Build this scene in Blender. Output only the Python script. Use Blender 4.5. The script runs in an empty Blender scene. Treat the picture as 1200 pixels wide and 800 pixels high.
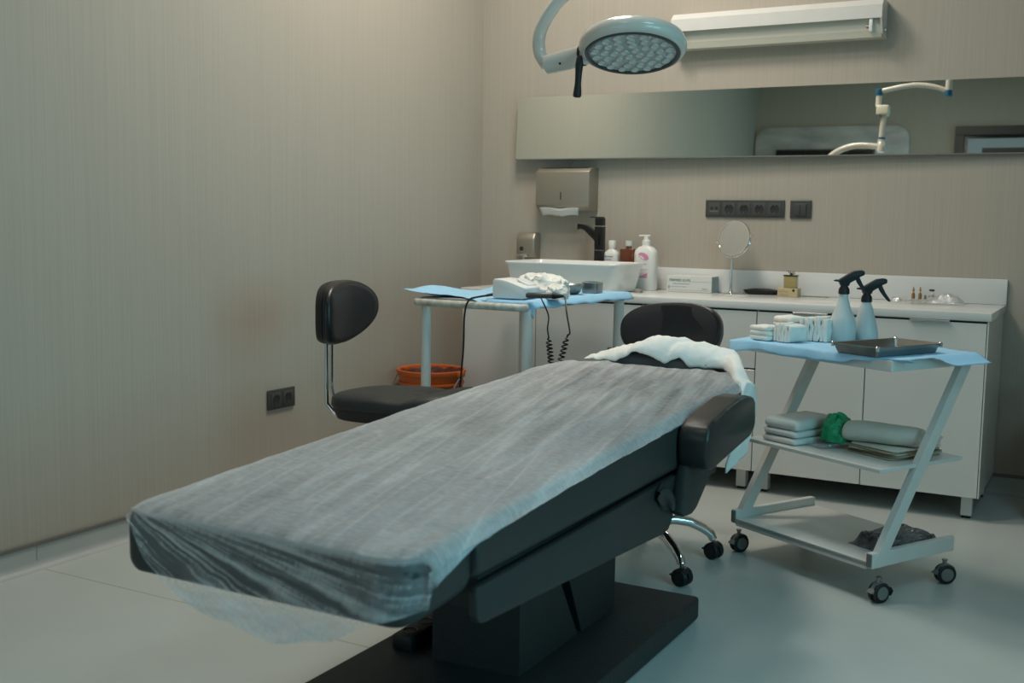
import bpy, bmesh, math, random
from mathutils import Vector, Matrix, noise
random.seed(7)
PI = math.pi
scn = bpy.context.scene
C = scn.collection

# ---------------------------------------------------------------- camera
cam = bpy.data.cameras.new('camera'); camo = bpy.data.objects.new('camera', cam); C.objects.link(camo)
cam.sensor_width = 36.0; cam.lens = 36.0 * 1310.5 / 1200.0
R_ = Vector((0.87495943, 0.48396798, 0.01486597)); U_ = Vector((-0.06554438, 0.08796537, 0.9939648)); F_ = Vector((-0.47973944, 0.87065326, -0.10868751))
camo.matrix_world = Matrix(((R_.x, U_.x, -F_.x, 0.0), (R_.y, U_.y, -F_.y, 0.0), (R_.z, U_.z, -F_.z, 1.23617), (0, 0, 0, 1)))
cam.clip_start = 0.05
cam.dof.use_dof = True; cam.dof.focus_distance = 4.1; cam.dof.aperture_fstop = 3.6
scn.camera = camo

# ---------------------------------------------------------------- world, light, exposure
w = bpy.data.worlds.new('world'); scn.world = w; w.use_nodes = True
w.node_tree.nodes['Background'].inputs[0].default_value = (0.30, 0.62, 0.78, 1)
w.node_tree.nodes['Background'].inputs[1].default_value = 0.5
scn.view_settings.view_transform = 'Standard'; scn.view_settings.look = 'None'
scn.view_settings.gamma = 1; scn.view_settings.use_curve_mapping = False
scn.view_settings.exposure = -0.06

def area(name, loc, aim, sx, sy, power, col):
    l = bpy.data.lights.new(name, 'AREA'); l.shape = 'RECTANGLE'; l.size = sx; l.size_y = sy
    l.energy = power; l.color = col
    o = bpy.data.objects.new(name, l); C.objects.link(o); o.location = loc
    o.rotation_euler = (Vector(aim) - Vector(loc)).to_track_quat('-Z', 'Y').to_euler()
    return o
CEIL = 3.55
area('ceiling_lamp_and_fill', (-2.25, 4.4, CEIL - 0.07), (-2.25, 4.4, 0), 0.56, 0.56, 37, (1.0, 0.91, 0.80))
area('ceiling_lamp_and_fill', (-1.9, 3.5, CEIL - 0.07), (-1.9, 3.5, 0), 0.56, 0.56, 20, (1.0, 0.93, 0.83))
area('front_fill_light', (-2.0, -0.52, 1.1), (-2.2, 4.6, 0.5), 1.5, 1.7, 5, (0.90, 1.0, 0.95))  # added low front fill for the cabinet fronts; the doorway is made up
area('ceiling_lamp_and_fill', (-1.5, 1.2, CEIL - 0.07), (-1.5, 1.2, 0), 0.56, 0.56, 5, (1.0, 0.93, 0.84))  # added fill, brightens the front wall reflected in the mirror
area('window_daylight', (2.0, 1.6, 1.4), (-0.9, 2.8, 0.1), 1.9, 1.6, 54, (0.24, 0.82, 1.0))
area('cool_floor_fill', (0.7, 2.1, CEIL - 0.07), (0.4, 2.4, 0), 0.9, 0.9, 18, (0.46, 0.84, 1.0))  # added cool fill for the floor at right; the ceiling has no skylight

# ---------------------------------------------------------------- materials
def mat(name, col, rough=0.5, metal=0.0, bump=0.0, bscale=60.0, bstretch=(1, 1, 1), var=0.0, vscale=4.0, vstretch=(1, 1, 1),
        col2=None, coat=0.0, trans=0.0, alpha=1.0, spec=0.5, ior=1.45, bdist=0.01, det=4):
    m = bpy.data.materials.new(name); m.use_nodes = True
    nt = m.node_tree; b = nt.nodes['Principled BSDF']
    def c4(c): return (c[0], c[1], c[2], 1)
    b.inputs['Base Color'].default_value = c4(col)
    b.inputs['Roughness'].default_value = rough; b.inputs['Metallic'].default_value = metal
    b.inputs['Coat Weight'].default_value = coat; b.inputs['Transmission Weight'].default_value = trans
    b.inputs['Alpha'].default_value = alpha; b.inputs['Specular IOR Level'].default_value = spec; b.inputs['IOR'].default_value = ior
    tc = nt.nodes.new('ShaderNodeTexCoord')
    def mp(s):
        n = nt.nodes.new('ShaderNodeMapping'); n.inputs['Scale'].default_value = s
        nt.links.new(tc.outputs['Object'], n.inputs['Vector']); return n
    if var > 0 or col2:
        n = nt.nodes.new('ShaderNodeTexNoise'); n.inputs['Scale'].default_value = vscale; n.inputs['Detail'].default_value = det
        nt.links.new(mp(vstretch).outputs[0], n.inputs['Vector'])
        r = nt.nodes.new('ShaderNodeValToRGB'); r.color_ramp.elements[0].position = 0.32; r.color_ramp.elements[1].position = 0.68
        r.color_ramp.elements[0].color = c4(col)
        r.color_ramp.elements[1].color = c4(col2 if col2 else tuple(x * (1 - var) for x in col))
        nt.links.new(n.outputs['Fac'], r.inputs[0]); nt.links.new(r.outputs[0], b.inputs['Base Color'])
    if bump > 0:
        n = nt.nodes.new('ShaderNodeTexNoise'); n.inputs['Scale'].default_value = bscale; n.inputs['Detail'].default_value = 4
        nt.links.new(mp(bstretch).outputs[0], n.inputs['Vector'])
        bp = nt.nodes.new('ShaderNodeBump'); bp.inputs['Strength'].default_value = bump; bp.inputs['Distance'].default_value = bdist
        nt.links.new(n.outputs['Fac'], bp.inputs['Height']); nt.links.new(bp.outputs[0], b.inputs['Normal'])
    return m

M = {}
# wallpaper: fine vertical ribs
WALLC = (0.43, 0.388, 0.325)
M['wall'] = mat('ribbed_wallpaper', WALLC, 0.75, col2=(0.398, 0.359, 0.301), vscale=1.0, vstretch=(170, 170, 1.4), bump=0.2, bscale=1.0, bstretch=(210, 210, 1.5), bdist=0.002, det=3)
M['paint'] = mat('matte_white_paint', (0.62, 0.61, 0.58), 0.8, bump=0.05)
M['floor'] = mat('vinyl_floor', (0.50, 0.535, 0.51), 0.33, var=0.06, vscale=3, bump=0.05, bscale=220, bdist=0.002)
M['cove'] = mat('vinyl_cove', (0.42, 0.44, 0.42), 0.45, var=0.05, vscale=8)
M['seam'] = mat('vinyl_weld_seam', (0.36, 0.36, 0.30), 0.5, var=0.1)
M['cap'] = mat('grey_skirting_cap', (0.16, 0.15, 0.135), 0.45, var=0.08)
M['lacquer'] = mat('white_gloss_lacquer', (0.70, 0.70, 0.67), 0.22, var=0.02, vscale=2, coat=0.2)
M['counter'] = mat('white_solid_surface', (0.74, 0.74, 0.72), 0.18, var=0.02, vscale=5)
M['gap'] = mat('dark_joint', (0.03, 0.03, 0.03), 0.8, var=0.1)
M['alu'] = mat('brushed_aluminium', (0.72, 0.72, 0.72), 0.25, 1.0, bump=0.05, bstretch=(1, 30, 30))
M['ceramic'] = mat('white_ceramic', (0.78, 0.79, 0.76), 0.08, var=0.01, coat=0.5)
M['faucet'] = mat('matte_black_metal', (0.016, 0.016, 0.016), 0.3, 0.3, var=0.1)
M['chrome'] = mat('chrome', (0.75, 0.75, 0.75), 0.06, 1.0, var=0.02)
M['mirror'] = mat('mirror_glass', (0.80, 0.84, 0.79), 0.012, 1.0, var=0.004)
M['mirror_c'] = mat('clear_mirror_glass', (0.66, 0.69, 0.70), 0.02, 1.0, var=0.004)
M['leather'] = mat('charcoal_leatherette', (0.030, 0.033, 0.033), 0.48, bump=0.12, bscale=240, bdist=0.003, var=0.1, vscale=6, spec=0.4)
M['bedleather'] = mat('dark_grey_bed_leatherette', (0.026, 0.031, 0.031), 0.5, bump=0.12, bscale=220, bdist=0.003, var=0.1, vscale=5, spec=0.45)
M['armleather'] = mat('soft_dark_grey_leatherette', (0.024, 0.025, 0.024), 0.34, bump=0.1, bscale=160, bdist=0.003, var=0.08, vscale=5)
M['blackleather'] = mat('black_leatherette', (0.010, 0.010, 0.012), 0.33, bump=0.06, bscale=200, bdist=0.003, var=0.1)
M['blackfabric'] = mat('black_woven_fabric', (0.020, 0.018, 0.020), 0.9, bump=0.3, bscale=500, bdist=0.002, var=0.15, vscale=200)
M['blackplastic'] = mat('black_plastic', (0.010, 0.010, 0.011), 0.5, var=0.1)
M['darkplastic'] = mat('anthracite_plastic', (0.060, 0.060, 0.056), 0.4, var=0.08, vscale=20)
M['socketface'] = mat('socket_face_plastic', (0.075, 0.075, 0.070), 0.35, var=0.08)
M['greyplastic'] = mat('grey_caster_plastic', (0.17, 0.18, 0.17), 0.5, var=0.1)
M['greyvinyl'] = mat('mid_grey_vinyl', (0.115, 0.105, 0.105), 0.5, bump=0.1, bscale=200, bdist=0.002, var=0.08)
M['basemat'] = mat('dark_bed_base', (0.020, 0.021, 0.021), 0.6, bump=0.15, bscale=90, var=0.15, vscale=12)
M['pedmat'] = mat('dark_pedestal_cover', (0.018, 0.020, 0.020), 0.6, bump=0.15, bscale=120, var=0.12, vscale=12)
M['whitemetal'] = mat('white_powder_coat', (0.66, 0.66, 0.63), 0.35, var=0.05, vscale=10)
M['wornwhite'] = mat('worn_white_tube', (0.66, 0.66, 0.61), 0.4, col2=(0.40, 0.37, 0.31), vscale=28, det=8)
M['greytray'] = mat('grey_painted_tray', (0.30, 0.31, 0.31), 0.45, var=0.12, vscale=14)
M['steel'] = mat('stainless_steel', (0.36, 0.35, 0.33), 0.38, 1.0, bump=0.08, bscale=40, var=0.25, vscale=12)
M['satin'] = mat('satin_stainless', (0.40, 0.37, 0.31), 0.42, 0.75, var=0.05, vscale=6)
M['orange'] = mat('orange_plastic', (0.56, 0.115, 0.020), 0.38, var=0.06, vscale=6)
M['maroonbag'] = mat('maroon_bin_liner', (0.085, 0.022, 0.020), 0.28, bump=0.5, bscale=30, var=0.4, vscale=20)
M['bluedrape'] = mat('light_blue_disposable_drape', (0.34, 0.62, 0.84), 0.75, bump=0.25, bscale=45, bdist=0.004, var=0.06, vscale=9)
M['whitecloth'] = mat('white_cotton', (0.80, 0.81, 0.78), 0.85, bump=0.35, bscale=30, bdist=0.01, var=0.04, vscale=12)
M['gauze'] = mat('white_gauze', (0.82, 0.81, 0.76), 0.9, bump=0.5, bscale=60, bdist=0.008, var=0.08, vscale=20)
M['device'] = mat('white_device_plastic', (0.78, 0.79, 0.78), 0.35, var=0.02)
M['lampbody'] = mat('pale_grey_lamp_enamel', (0.62, 0.585, 0.53), 0.22, var=0.02, coat=0.4)
M['lampring'] = mat('dark_lamp_gasket', (0.045, 0.055, 0.060), 0.35, var=0.1)
M['blueplastic'] = mat('blue_joint_cap', (0.010, 0.12, 0.24), 0.35, var=0.05)
M['whiteplastic'] = mat('white_bottle_plastic', (0.78, 0.77, 0.73), 0.3, var=0.02)
M['ivory'] = mat('ivory_joint_plastic', (0.68, 0.65, 0.55), 0.4, var=0.03)
M['amber'] = mat('amber_bottle', (0.12, 0.030, 0.012), 0.2, var=0.1, coat=0.4)
M['ampoule'] = mat('amber_ampoule_glass', (0.30, 0.15, 0.03), 0.12, var=0.2, coat=0.5)
M['pink'] = mat('pink_print', (0.68, 0.28, 0.45), 0.4, var=0.1, vscale=40)
M['bluetext'] = mat('blue_print', (0.08, 0.16, 0.33), 0.5, var=0.1)
M['greentext'] = mat('green_print', (0.03, 0.20, 0.14), 0.5, var=0.1)
M['greytext'] = mat('grey_print', (0.33, 0.35, 0.33), 0.5, var=0.1)
M['boxwhite'] = mat('white_carton', (0.68, 0.68, 0.65), 0.6, var=0.03)
M['boxside'] = mat('pale_blue_carton_side', (0.30, 0.40, 0.43), 0.6, var=0.15, vscale=40)
M['tan'] = mat('tan_carton', (0.56, 0.46, 0.27), 0.55, var=0.08, vscale=30)
M['yellowglass'] = mat('pale_yellow_perfume', (0.50, 0.42, 0.17), 0.12, var=0.06, trans=0.35, coat=0.5)
M['bronze'] = mat('dark_bronze', (0.05, 0.045, 0.03), 0.35, 0.8, var=0.1)
M['greenbag'] = mat('green_plastic_bag', (0.010, 0.42, 0.17), 0.22, bump=0.8, bscale=35, bdist=0.02, col2=(0.02, 0.30, 0.13), vscale=24)
M['paperpack'] = mat('cream_paper', (0.66, 0.64, 0.57), 0.7, bump=0.3, bscale=40, bdist=0.004, var=0.06, vscale=14)
M['padwhite'] = mat('white_folded_pad', (0.72, 0.72, 0.69), 0.75, bump=0.35, bscale=35, bdist=0.005, var=0.05, vscale=14)
M['kraft'] = mat('kraft_paper', (0.38, 0.31, 0.20), 0.75, var=0.15, vscale=20)
M['blackbag'] = mat('black_plastic_wrap', (0.022, 0.023, 0.028), 0.13, bump=1.0, bscale=24, bdist=0.03, col2=(0.16, 0.16, 0.165), vscale=20)  # grey patches in the colour stand for highlights and clear film
M['marble'] = mat('white_marble', (0.60, 0.61, 0.59), 0.3, col2=(0.30, 0.30, 0.30), vscale=2.2, vstretch=(1, 1, 2.8), det=12)
M['frameblack'] = mat('dark_grey_frame', (0.045, 0.042, 0.042), 0.4, var=0.08)
M['framemat'] = mat('pale_blue_mount', (0.40, 0.47, 0.52), 0.7, var=0.03)
M['screen'] = mat('dark_screen', (0.008, 0.008, 0.009), 0.15, var=0.1)
M['bingrey'] = mat('dark_grey_bin', (0.035, 0.045, 0.048), 0.5, var=0.08)
M['cablemat'] = mat('black_cable', (0.008, 0.008, 0.009), 0.4, var=0.1)

# semi-clear plastics and nonwoven sheet
def soft(name, col, opac_lo, opac_hi, scale, stretch, rough=0.8, bump=0.4, glossy=0.0, bstretch=None, bscale=60):
    m = bpy.data.materials.new(name); m.use_nodes = True; nt = m.node_tree; nt.nodes.clear()
    out = nt.nodes.new('ShaderNodeOutputMaterial'); tc = nt.nodes.new('ShaderNodeTexCoord')
    mp = nt.nodes.new('ShaderNodeMapping'); mp.inputs['Scale'].default_value = stretch
    nt.links.new(tc.outputs['Object'], mp.inputs[0])
    n = nt.nodes.new('ShaderNodeTexNoise'); n.inputs['Scale'].default_value = scale; n.inputs['Detail'].default_value = 8
    nt.links.new(mp.outputs[0], n.inputs['Vector'])
    mr = nt.nodes.new('ShaderNodeMapRange'); mr.inputs['From Min'].default_value = 0.3; mr.inputs['From Max'].default_value = 0.7
    mr.inputs['To Min'].default_value = opac_lo; mr.inputs['To Max'].default_value = opac_hi
    nt.links.new(n.outputs['Fac'], mr.inputs['Value'])
    d = nt.nodes.new('ShaderNodeBsdfDiffuse'); d.inputs['Color'].default_value = (*col, 1)
    t = nt.nodes.new('ShaderNodeBsdfTranslucent'); t.inputs['Color'].default_value = (*col, 1)
    g = nt.nodes.new('ShaderNodeBsdfGlossy'); g.inputs['Roughness'].default_value = 0.15
    tr = nt.nodes.new('ShaderNodeBsdfTransparent')
    m1 = nt.nodes.new('ShaderNodeMixShader'); m1.inputs[0].default_value = 0.22
    nt.links.new(d.outputs[0], m1.inputs[1]); nt.links.new(t.outputs[0], m1.inputs[2])
    m3 = nt.nodes.new('ShaderNodeMixShader'); m3.inputs[0].default_value = glossy
    nt.links.new(m1.outputs[0], m3.inputs[1]); nt.links.new(g.outputs[0], m3.inputs[2])
    m2 = nt.nodes.new('ShaderNodeMixShader')
    nt.links.new(mr.outputs[0], m2.inputs[0]); nt.links.new(tr.outputs[0], m2.inputs[1]); nt.links.new(m3.outputs[0], m2.inputs[2])
    nt.links.new(m2.outputs[0], out.inputs['Surface'])
    if bump:
        mp2 = nt.nodes.new('ShaderNodeMapping'); mp2.inputs['Scale'].default_value = bstretch or stretch
        nt.links.new(tc.outputs['Object'], mp2.inputs[0])
        n2 = nt.nodes.new('ShaderNodeTexNoise'); n2.inputs['Scale'].default_value = bscale; n2.inputs['Detail'].default_value = 5
        nt.links.new(mp2.outputs[0], n2.inputs['Vector'])
        bp = nt.nodes.new('ShaderNodeBump'); bp.inputs['Strength'].default_value = bump; bp.inputs['Distance'].default_value = 0.01
        nt.links.new(n2.outputs['Fac'], bp.inputs['Height'])
        for x in (d, t, g): nt.links.new(bp.outputs[0], x.inputs['Normal'])
    return m
def sheetmat():
    m = bpy.data.materials.new('white_nonwoven_sheet'); m.use_nodes = True; nt = m.node_tree; nt.nodes.clear(); L = nt.links
    N = nt.nodes.new; out = N('ShaderNodeOutputMaterial'); uv = N('ShaderNodeUVMap'); uv.uv_map = 'weave'; tc = N('ShaderNodeTexCoord')
    at = N('ShaderNodeAttribute'); at.attribute_name = 'pleat'
    def noise_(vec, scale, sc, det=6):
        mp = N('ShaderNodeMapping'); mp.inputs['Scale'].default_value = sc; L.new(vec, mp.inputs[0])
        n = N('ShaderNodeTexNoise'); n.inputs['Scale'].default_value = scale; n.inputs['Detail'].default_value = det; L.new(mp.outputs[0], n.inputs['Vector']); return n.outputs['Fac']
    def ma(op, a, b, clamp=False):
        n = N('ShaderNodeMath'); n.operation = op; n.use_clamp = clamp
        for i, x in enumerate((a, b)):
            if isinstance(x, (int, float)): n.inputs[i].default_value = x
            else: L.new(x, n.inputs[i])
        return n.outputs[0]
    streak = noise_(uv.outputs[0], 1.0, (26, 2.2, 1), 5); fine = noise_(tc.outputs['Object'], 1.0, (70, 70, 70), 4); broad = noise_(tc.outputs['Object'], 1.0, (7, 4, 7), 3)
    crepe = noise_(uv.outputs[0], 1.0, (22, 150, 1), 5)
    rg = noise_(uv.outputs[0], 1.0, (11, 0.9, 1), 2)
    rdg = ma('POWER', ma('SUBTRACT', 1.0, ma('ABSOLUTE', ma('MULTIPLY', ma('SUBTRACT', rg, 0.5), 3.0), 0)), 14.0)
    a1 = ma('MULTIPLY', ma('SUBTRACT', streak, 0.5), ma('ADD', ma('MULTIPLY', at.outputs['Fac'], 1.9), 0.30))
    a2 = ma('MULTIPLY', ma('SUBTRACT', fine, 0.5), 0.25); a3 = ma('MULTIPLY', ma('SUBTRACT', broad, 0.5), 0.25); a4 = ma('MULTIPLY', ma('SUBTRACT', crepe, 0.5), 0.30)
    base = ma('SUBTRACT', 0.52, ma('MULTIPLY', at.outputs['Fac'], 0.30))
    base = ma('ADD', base, ma('MULTIPLY', rdg, 0.13))
    fac = ma('ADD', ma('ADD', ma('ADD', base, a1), ma('ADD', a2, a3)), a4, True); fac = ma('MAXIMUM', fac, 0.10); fac = ma('MINIMUM', fac, 0.92)
    d = N('ShaderNodeBsdfDiffuse'); t = N('ShaderNodeBsdfTranslucent'); tr = N('ShaderNodeBsdfTransparent')
    d.inputs['Color'].default_value = (0.82, 0.84, 0.85, 1); t.inputs['Color'].default_value = (0.82, 0.84, 0.85, 1)
    m1 = N('ShaderNodeMixShader'); m1.inputs[0].default_value = 0.2; L.new(d.outputs[0], m1.inputs[1]); L.new(t.outputs[0], m1.inputs[2])
    m2 = N('ShaderNodeMixShader'); L.new(fac, m2.inputs[0]); L.new(tr.outputs[0], m2.inputs[1]); L.new(m1.outputs[0], m2.inputs[2]); L.new(m2.outputs[0], out.inputs['Surface'])
    bp = N('ShaderNodeBump'); bp.inputs['Strength'].default_value = 0.5; bp.inputs['Distance'].default_value = 0.008
    L.new(ma('ADD', ma('MULTIPLY', crepe, 0.6), ma('MULTIPLY', streak, 1.0)), bp.inputs['Height'])
    for x in (d, t): L.new(bp.outputs[0], x.inputs['Normal'])
    return m
M['sheet'] = sheetmat()
M['clear'] = soft('clear_crinkled_plastic', (0.75, 0.77, 0.76), 0.15, 0.55, 40, (1, 1, 1), bump=1.0, glossy=0.45, bscale=50)
M['spraywhite'] = mat('translucent_white_plastic', (0.50, 0.57, 0.57), 0.35, var=0.02, trans=0.0)

def glasspane():
    m = bpy.data.materials.new('window_glass'); m.use_nodes = True; nt = m.node_tree; nt.nodes.clear()
    out = nt.nodes.new('ShaderNodeOutputMaterial'); g = nt.nodes.new('ShaderNodeBsdfGlossy'); g.inputs['Roughness'].default_value = 0.02
    tr = nt.nodes.new('ShaderNodeBsdfTransparent'); fr = nt.nodes.new('ShaderNodeFresnel'); mx = nt.nodes.new('ShaderNodeMixShader')
    nt.links.new(fr.outputs[0], mx.inputs[0]); nt.links.new(tr.outputs[0], mx.inputs[1]); nt.links.new(g.outputs[0], mx.inputs[2])
    nt.links.new(mx.outputs[0], out.inputs[0]); return m
M['glass'] = glasspane()
def emis(name, col, s):
    m = bpy.data.materials.new(name); m.use_nodes = True; b = m.node_tree.nodes['Principled BSDF']
    b.inputs['Base Color'].default_value = (0.8, 0.8, 0.8, 1); b.inputs['Emission Color'].default_value = (*col, 1); b.inputs['Emission Strength'].default_value = s
    return m
M['diffuser'] = emis('lit_diffuser', (1, 0.95, 0.85), 2.0)
def ledmat():
    m = mat('clear_led_lens_cover', (0.42, 0.48, 0.50), 0.12, coat=0.8); nt = m.node_tree; b = nt.nodes['Principled BSDF']
    v = nt.nodes.new('ShaderNodeTexVoronoi'); v.inputs['Scale'].default_value = 34
    tc = nt.nodes.new('ShaderNodeTexCoord'); nt.links.new(tc.outputs['Object'], v.inputs['Vector'])
    r = nt.nodes.new('ShaderNodeValToRGB'); r.color_ramp.elements[0].color = (0.55, 0.62, 0.64, 1); r.color_ramp.elements[1].color = (0.34, 0.40, 0.42, 1)
    nt.links.new(v.outputs['Distance'], r.inputs[0]); nt.links.new(r.outputs[0], b.inputs['Base Color'])
    bp = nt.nodes.new('ShaderNodeBump'); bp.inputs['Strength'].default_value = 0.6; bp.inputs['Distance'].default_value = 0.004
    nt.links.new(v.outputs['Distance'], bp.inputs['Height']); nt.links.new(bp.outputs[0], b.inputs['Normal']); return m
M['led'] = ledmat()

# ---------------------------------------------------------------- geometry helpers
def NB(): return bmesh.new()
def merge(bm, t, mtx=None):
    if mtx is not None: bmesh.ops.transform(t, matrix=mtx, verts=t.verts)
    me = bpy.data.meshes.new('t'); t.to_mesh(me); t.free(); bm.from_mesh(me); bpy.data.meshes.remove(me)
def box(bm, x0, x1, y0, y1, z0, z1, bev=0.0, seg=2, mtx=None):
    t = bmesh.new(); bmesh.ops.create_cube(t, size=1)
    bmesh.ops.transform(t, matrix=Matrix.Translation(((x0+x1)/2, (y0+y1)/2, (z0+z1)/2)) @ Matrix.Diagonal((abs(x1-x0), abs(y1-y0), abs(z1-z0), 1)), verts=t.verts)
    if bev > 0: bmesh.ops.bevel(t, geom=t.edges[:], offset=bev, segments=seg, affect='EDGES', profile=0.5)
    merge(bm, t, mtx); return bm
def prism(bm, poly, axis, a, b, bev=0.0, seg=2, mtx=None):
    """poly of 2-D points extruded along axis ('x': poly=(y,z); 'y': (x,z); 'z': (x,y))"""
    t = bmesh.new()
    def P(p, c): return {'x': (c, p[0], p[1]), 'y': (p[0], c, p[1]), 'z': (p[0], p[1], c)}[axis]
    v0 = [t.verts.new(P(p, a)) for p in poly]; v1 = [t.verts.new(P(p, b)) for p in poly]
    t.faces.new(v0); t.faces.new(v1[::-1]); n = len(poly)
    for i in range(n): t.faces.new((v0[i], v1[i], v1[(i+1) % n], v0[(i+1) % n])[::-1])
    bmesh.ops.recalc_face_normals(t, faces=t.faces)
    if bev > 0: bmesh.ops.bevel(t, geom=t.edges[:], offset=bev, segments=seg, affect='EDGES', profile=0.5)
    merge(bm, t, mtx); return bm
def tube(bm, pts, r, n=10, mtx=None, closed=False, flat=None):
    t = bmesh.new(); pts = [Vector(p) for p in pts]; m = len(pts)
    rr = r if isinstance(r, (list, tuple)) else [r]*m
    rings = []; up = None
    for i, p in enumerate(pts):
        d = (pts[(i+1) % m] - pts[i-1]) if closed else (pts[min(i+1, m-1)] - pts[max(i-1, 0)])
        d.normalize()
        if up is None:
            up = Vector((0, 0, 1)) if abs(d.z) < 0.9 else Vector((1, 0, 0))
        s = d.cross(up); s.normalize(); up = s.cross(d); up.normalize()
        rings.append([t.verts.new(p + (s*math.cos(2*PI*k/n) + up*math.sin(2*PI*k/n)*(flat or 1))*rr[i]) for k in range(n)])
    for i in range(m if closed else m-1):
        a = rings[i]; b = rings[(i+1) % m]
        for k in range(n): t.faces.new((a[k], b[k], b[(k+1) % n], a[(k+1) % n]))
    if not closed: t.faces.new(rings[0]); t.faces.new(rings[-1][::-1])
    bmesh.ops.recalc_face_normals(t, faces=t.faces)
    merge(bm, t, mtx); return bm
def lathe(bm, prof, c=(0, 0, 0), n=24, axis='z', mtx=None, closed=False):
    t = bmesh.new(); rings = []
    for (r, h) in prof:
        ring = []
        for k in range(n):
            a = 2*PI*k/n; u, v = r*math.cos(a), r*math.sin(a)
            p = {'z': (u, v, h), 'x': (h, u, v), 'y': (u, h, v)}[axis]
            ring.append(t.verts.new((p[0]+c[0], p[1]+c[1], p[2]+c[2])))
        rings.append(ring)
    m = len(rings)
    for i in range(m if closed else m-1):
        a = rings[i]; b = rings[(i+1) % m]
        for k in range(n): t.faces.new((a[k], a[(k+1) % n], b[(k+1) % n], b[k]))
    if not closed:
        if prof[0][0] > 1e-6: t.faces.new(rings[0][::-1])
        if prof[-1][0] > 1e-6: t.faces.new(rings[-1])
    bmesh.ops.remove_doubles(t, verts=t.verts, dist=1e-6)
    bmesh.ops.recalc_face_normals(t, faces=t.faces)
    merge(bm, t, mtx); return bm
def grid(bm, f, nu, nv, closed_u=False):
    vs = [[bm.verts.new(f(i/(nu if closed_u else nu-1), j/(nv-1))) for j in range(nv)] for i in range(nu)]
    for i in range(nu if closed_u else nu-1):
        for j in range(nv-1):
            bm.faces.new((vs[i][j], vs[(i+1) % nu][j], vs[(i+1) % nu][j+1], vs[i][j+1]))
    return vs
def rrect(hx, hy, r, n=5):
    pts = []
    for (sx, sy, a0) in ((1, 1, 0), (-1, 1, 90), (-1, -1, 180), (1, -1, 270)):
        for k in range(n+1):
            a = math.radians(a0 + 90*k/n); pts.append((sx*(hx-r) + r*math.cos(a), sy*(hy-r) + r*math.sin(a)))
    return pts
def rings_mesh(bm, rings, cap=True):
    V = [[bm.verts.new(p) for p in r] for r in rings]; n = len(V[0])
    for i in range(len(V)-1):
        for k in range(n): bm.faces.new((V[i][k], V[i][(k+1) % n], V[i+1][(k+1) % n], V[i+1][k]))
    if cap: bm.faces.new(V[0][::-1]); bm.faces.new(V[-1])
    bmesh.ops.recalc_face_normals(bm, faces=bm.faces)
def interp(x, tab):
    if x <= tab[0][0]: return tab[0][1]
    for (a, va), (b, vb) in zip(tab, tab[1:]):
        if x <= b:
            t = (x-a)/(b-a); return va + (vb-va)*t
    return tab[-1][1]
def sm(t): t = max(0, min(1, t)); return t*t*(3-2*t)
def nz(x, y, z=0.0): return noise.noise(Vector((x, y, z)))
def thing(name, label, cat, loc=(0, 0, 0), rz=0.0, group=None):
    o = bpy.data.objects.new(name, None); C.objects.link(o); o.location = loc; o.rotation_euler = (0, 0, rz)
    o.empty_display_size = 0.05
    o['label'] = label; o['category'] = cat
    if group: o['group'] = group
    o['_m'] = 0; del o['_m']
    return o
def rootmtx(o):
    m = Matrix.Translation(o.location) @ o.rotation_euler.to_matrix().to_4x4()
    return rootmtx(o.parent) @ m if o.parent else m
def obj(name, bm, m, parent=None, world=True, smooth=True, label=None, angle=40):
    """world=True: geometry given in world coordinates even when parented"""
    if parent is not None and world:
        bmesh.ops.transform(bm, matrix=rootmtx(parent).inverted(), verts=bm.verts)
    me = bpy.data.meshes.new(name); bm.to_mesh(me); bm.free()
    me.materials.append(m if not isinstance(m, str) else M[m])
    if smooth:
        for p in me.polygons: p.use_smooth = True
        me.set_sharp_from_angle(angle=math.radians(angle))
    o = bpy.data.objects.new(name, me); C.objects.link(o)
    if parent is not None: o.parent = parent
    if label: o['label'] = label
    return o
def tag(o, label, cat, group=None):
    o['label'] = label; o['category'] = cat
    if group: o['group'] = group
    return o
def struct(name, bm, m, parent=None, smooth=False):
    o = obj(name, bm, m, parent, smooth=smooth)
    if parent is None: o['kind'] = 'structure'
    return o
def solid(o, t, sub=0):
    s = o.modifiers.new('thickness', 'SOLIDIFY'); s.thickness = t; s.offset = 0
    if sub: u = o.modifiers.new('smooth', 'SUBSURF'); u.levels = sub; u.render_levels = sub
    return o
def text(body, size, loc, rot, m, parent, name='print', ext=0.0003):
    cu = bpy.data.curves.new('t', 'FONT'); cu.body = body; cu.size = size; cu.extrude = ext; cu.align_x = 'LEFT'; cu.resolution_u = 2
    o = bpy.data.objects.new('t', cu); C.objects.link(o)
    dg = bpy.context.evaluated_depsgraph_get(); me = bpy.data.meshes.new_from_object(o.evaluated_get(dg))
    bpy.data.objects.remove(o)
    bm = bmesh.new(); bm.from_mesh(me); bpy.data.meshes.remove(me)
    bmesh.ops.transform(bm, matrix=Matrix.Translation(loc) @ rot, verts=bm.verts)
    return obj(name, bm, m, parent, smooth=False)
FRONT = Matrix.Rotation(PI/2, 4, 'X')      # text faces -y

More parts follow.
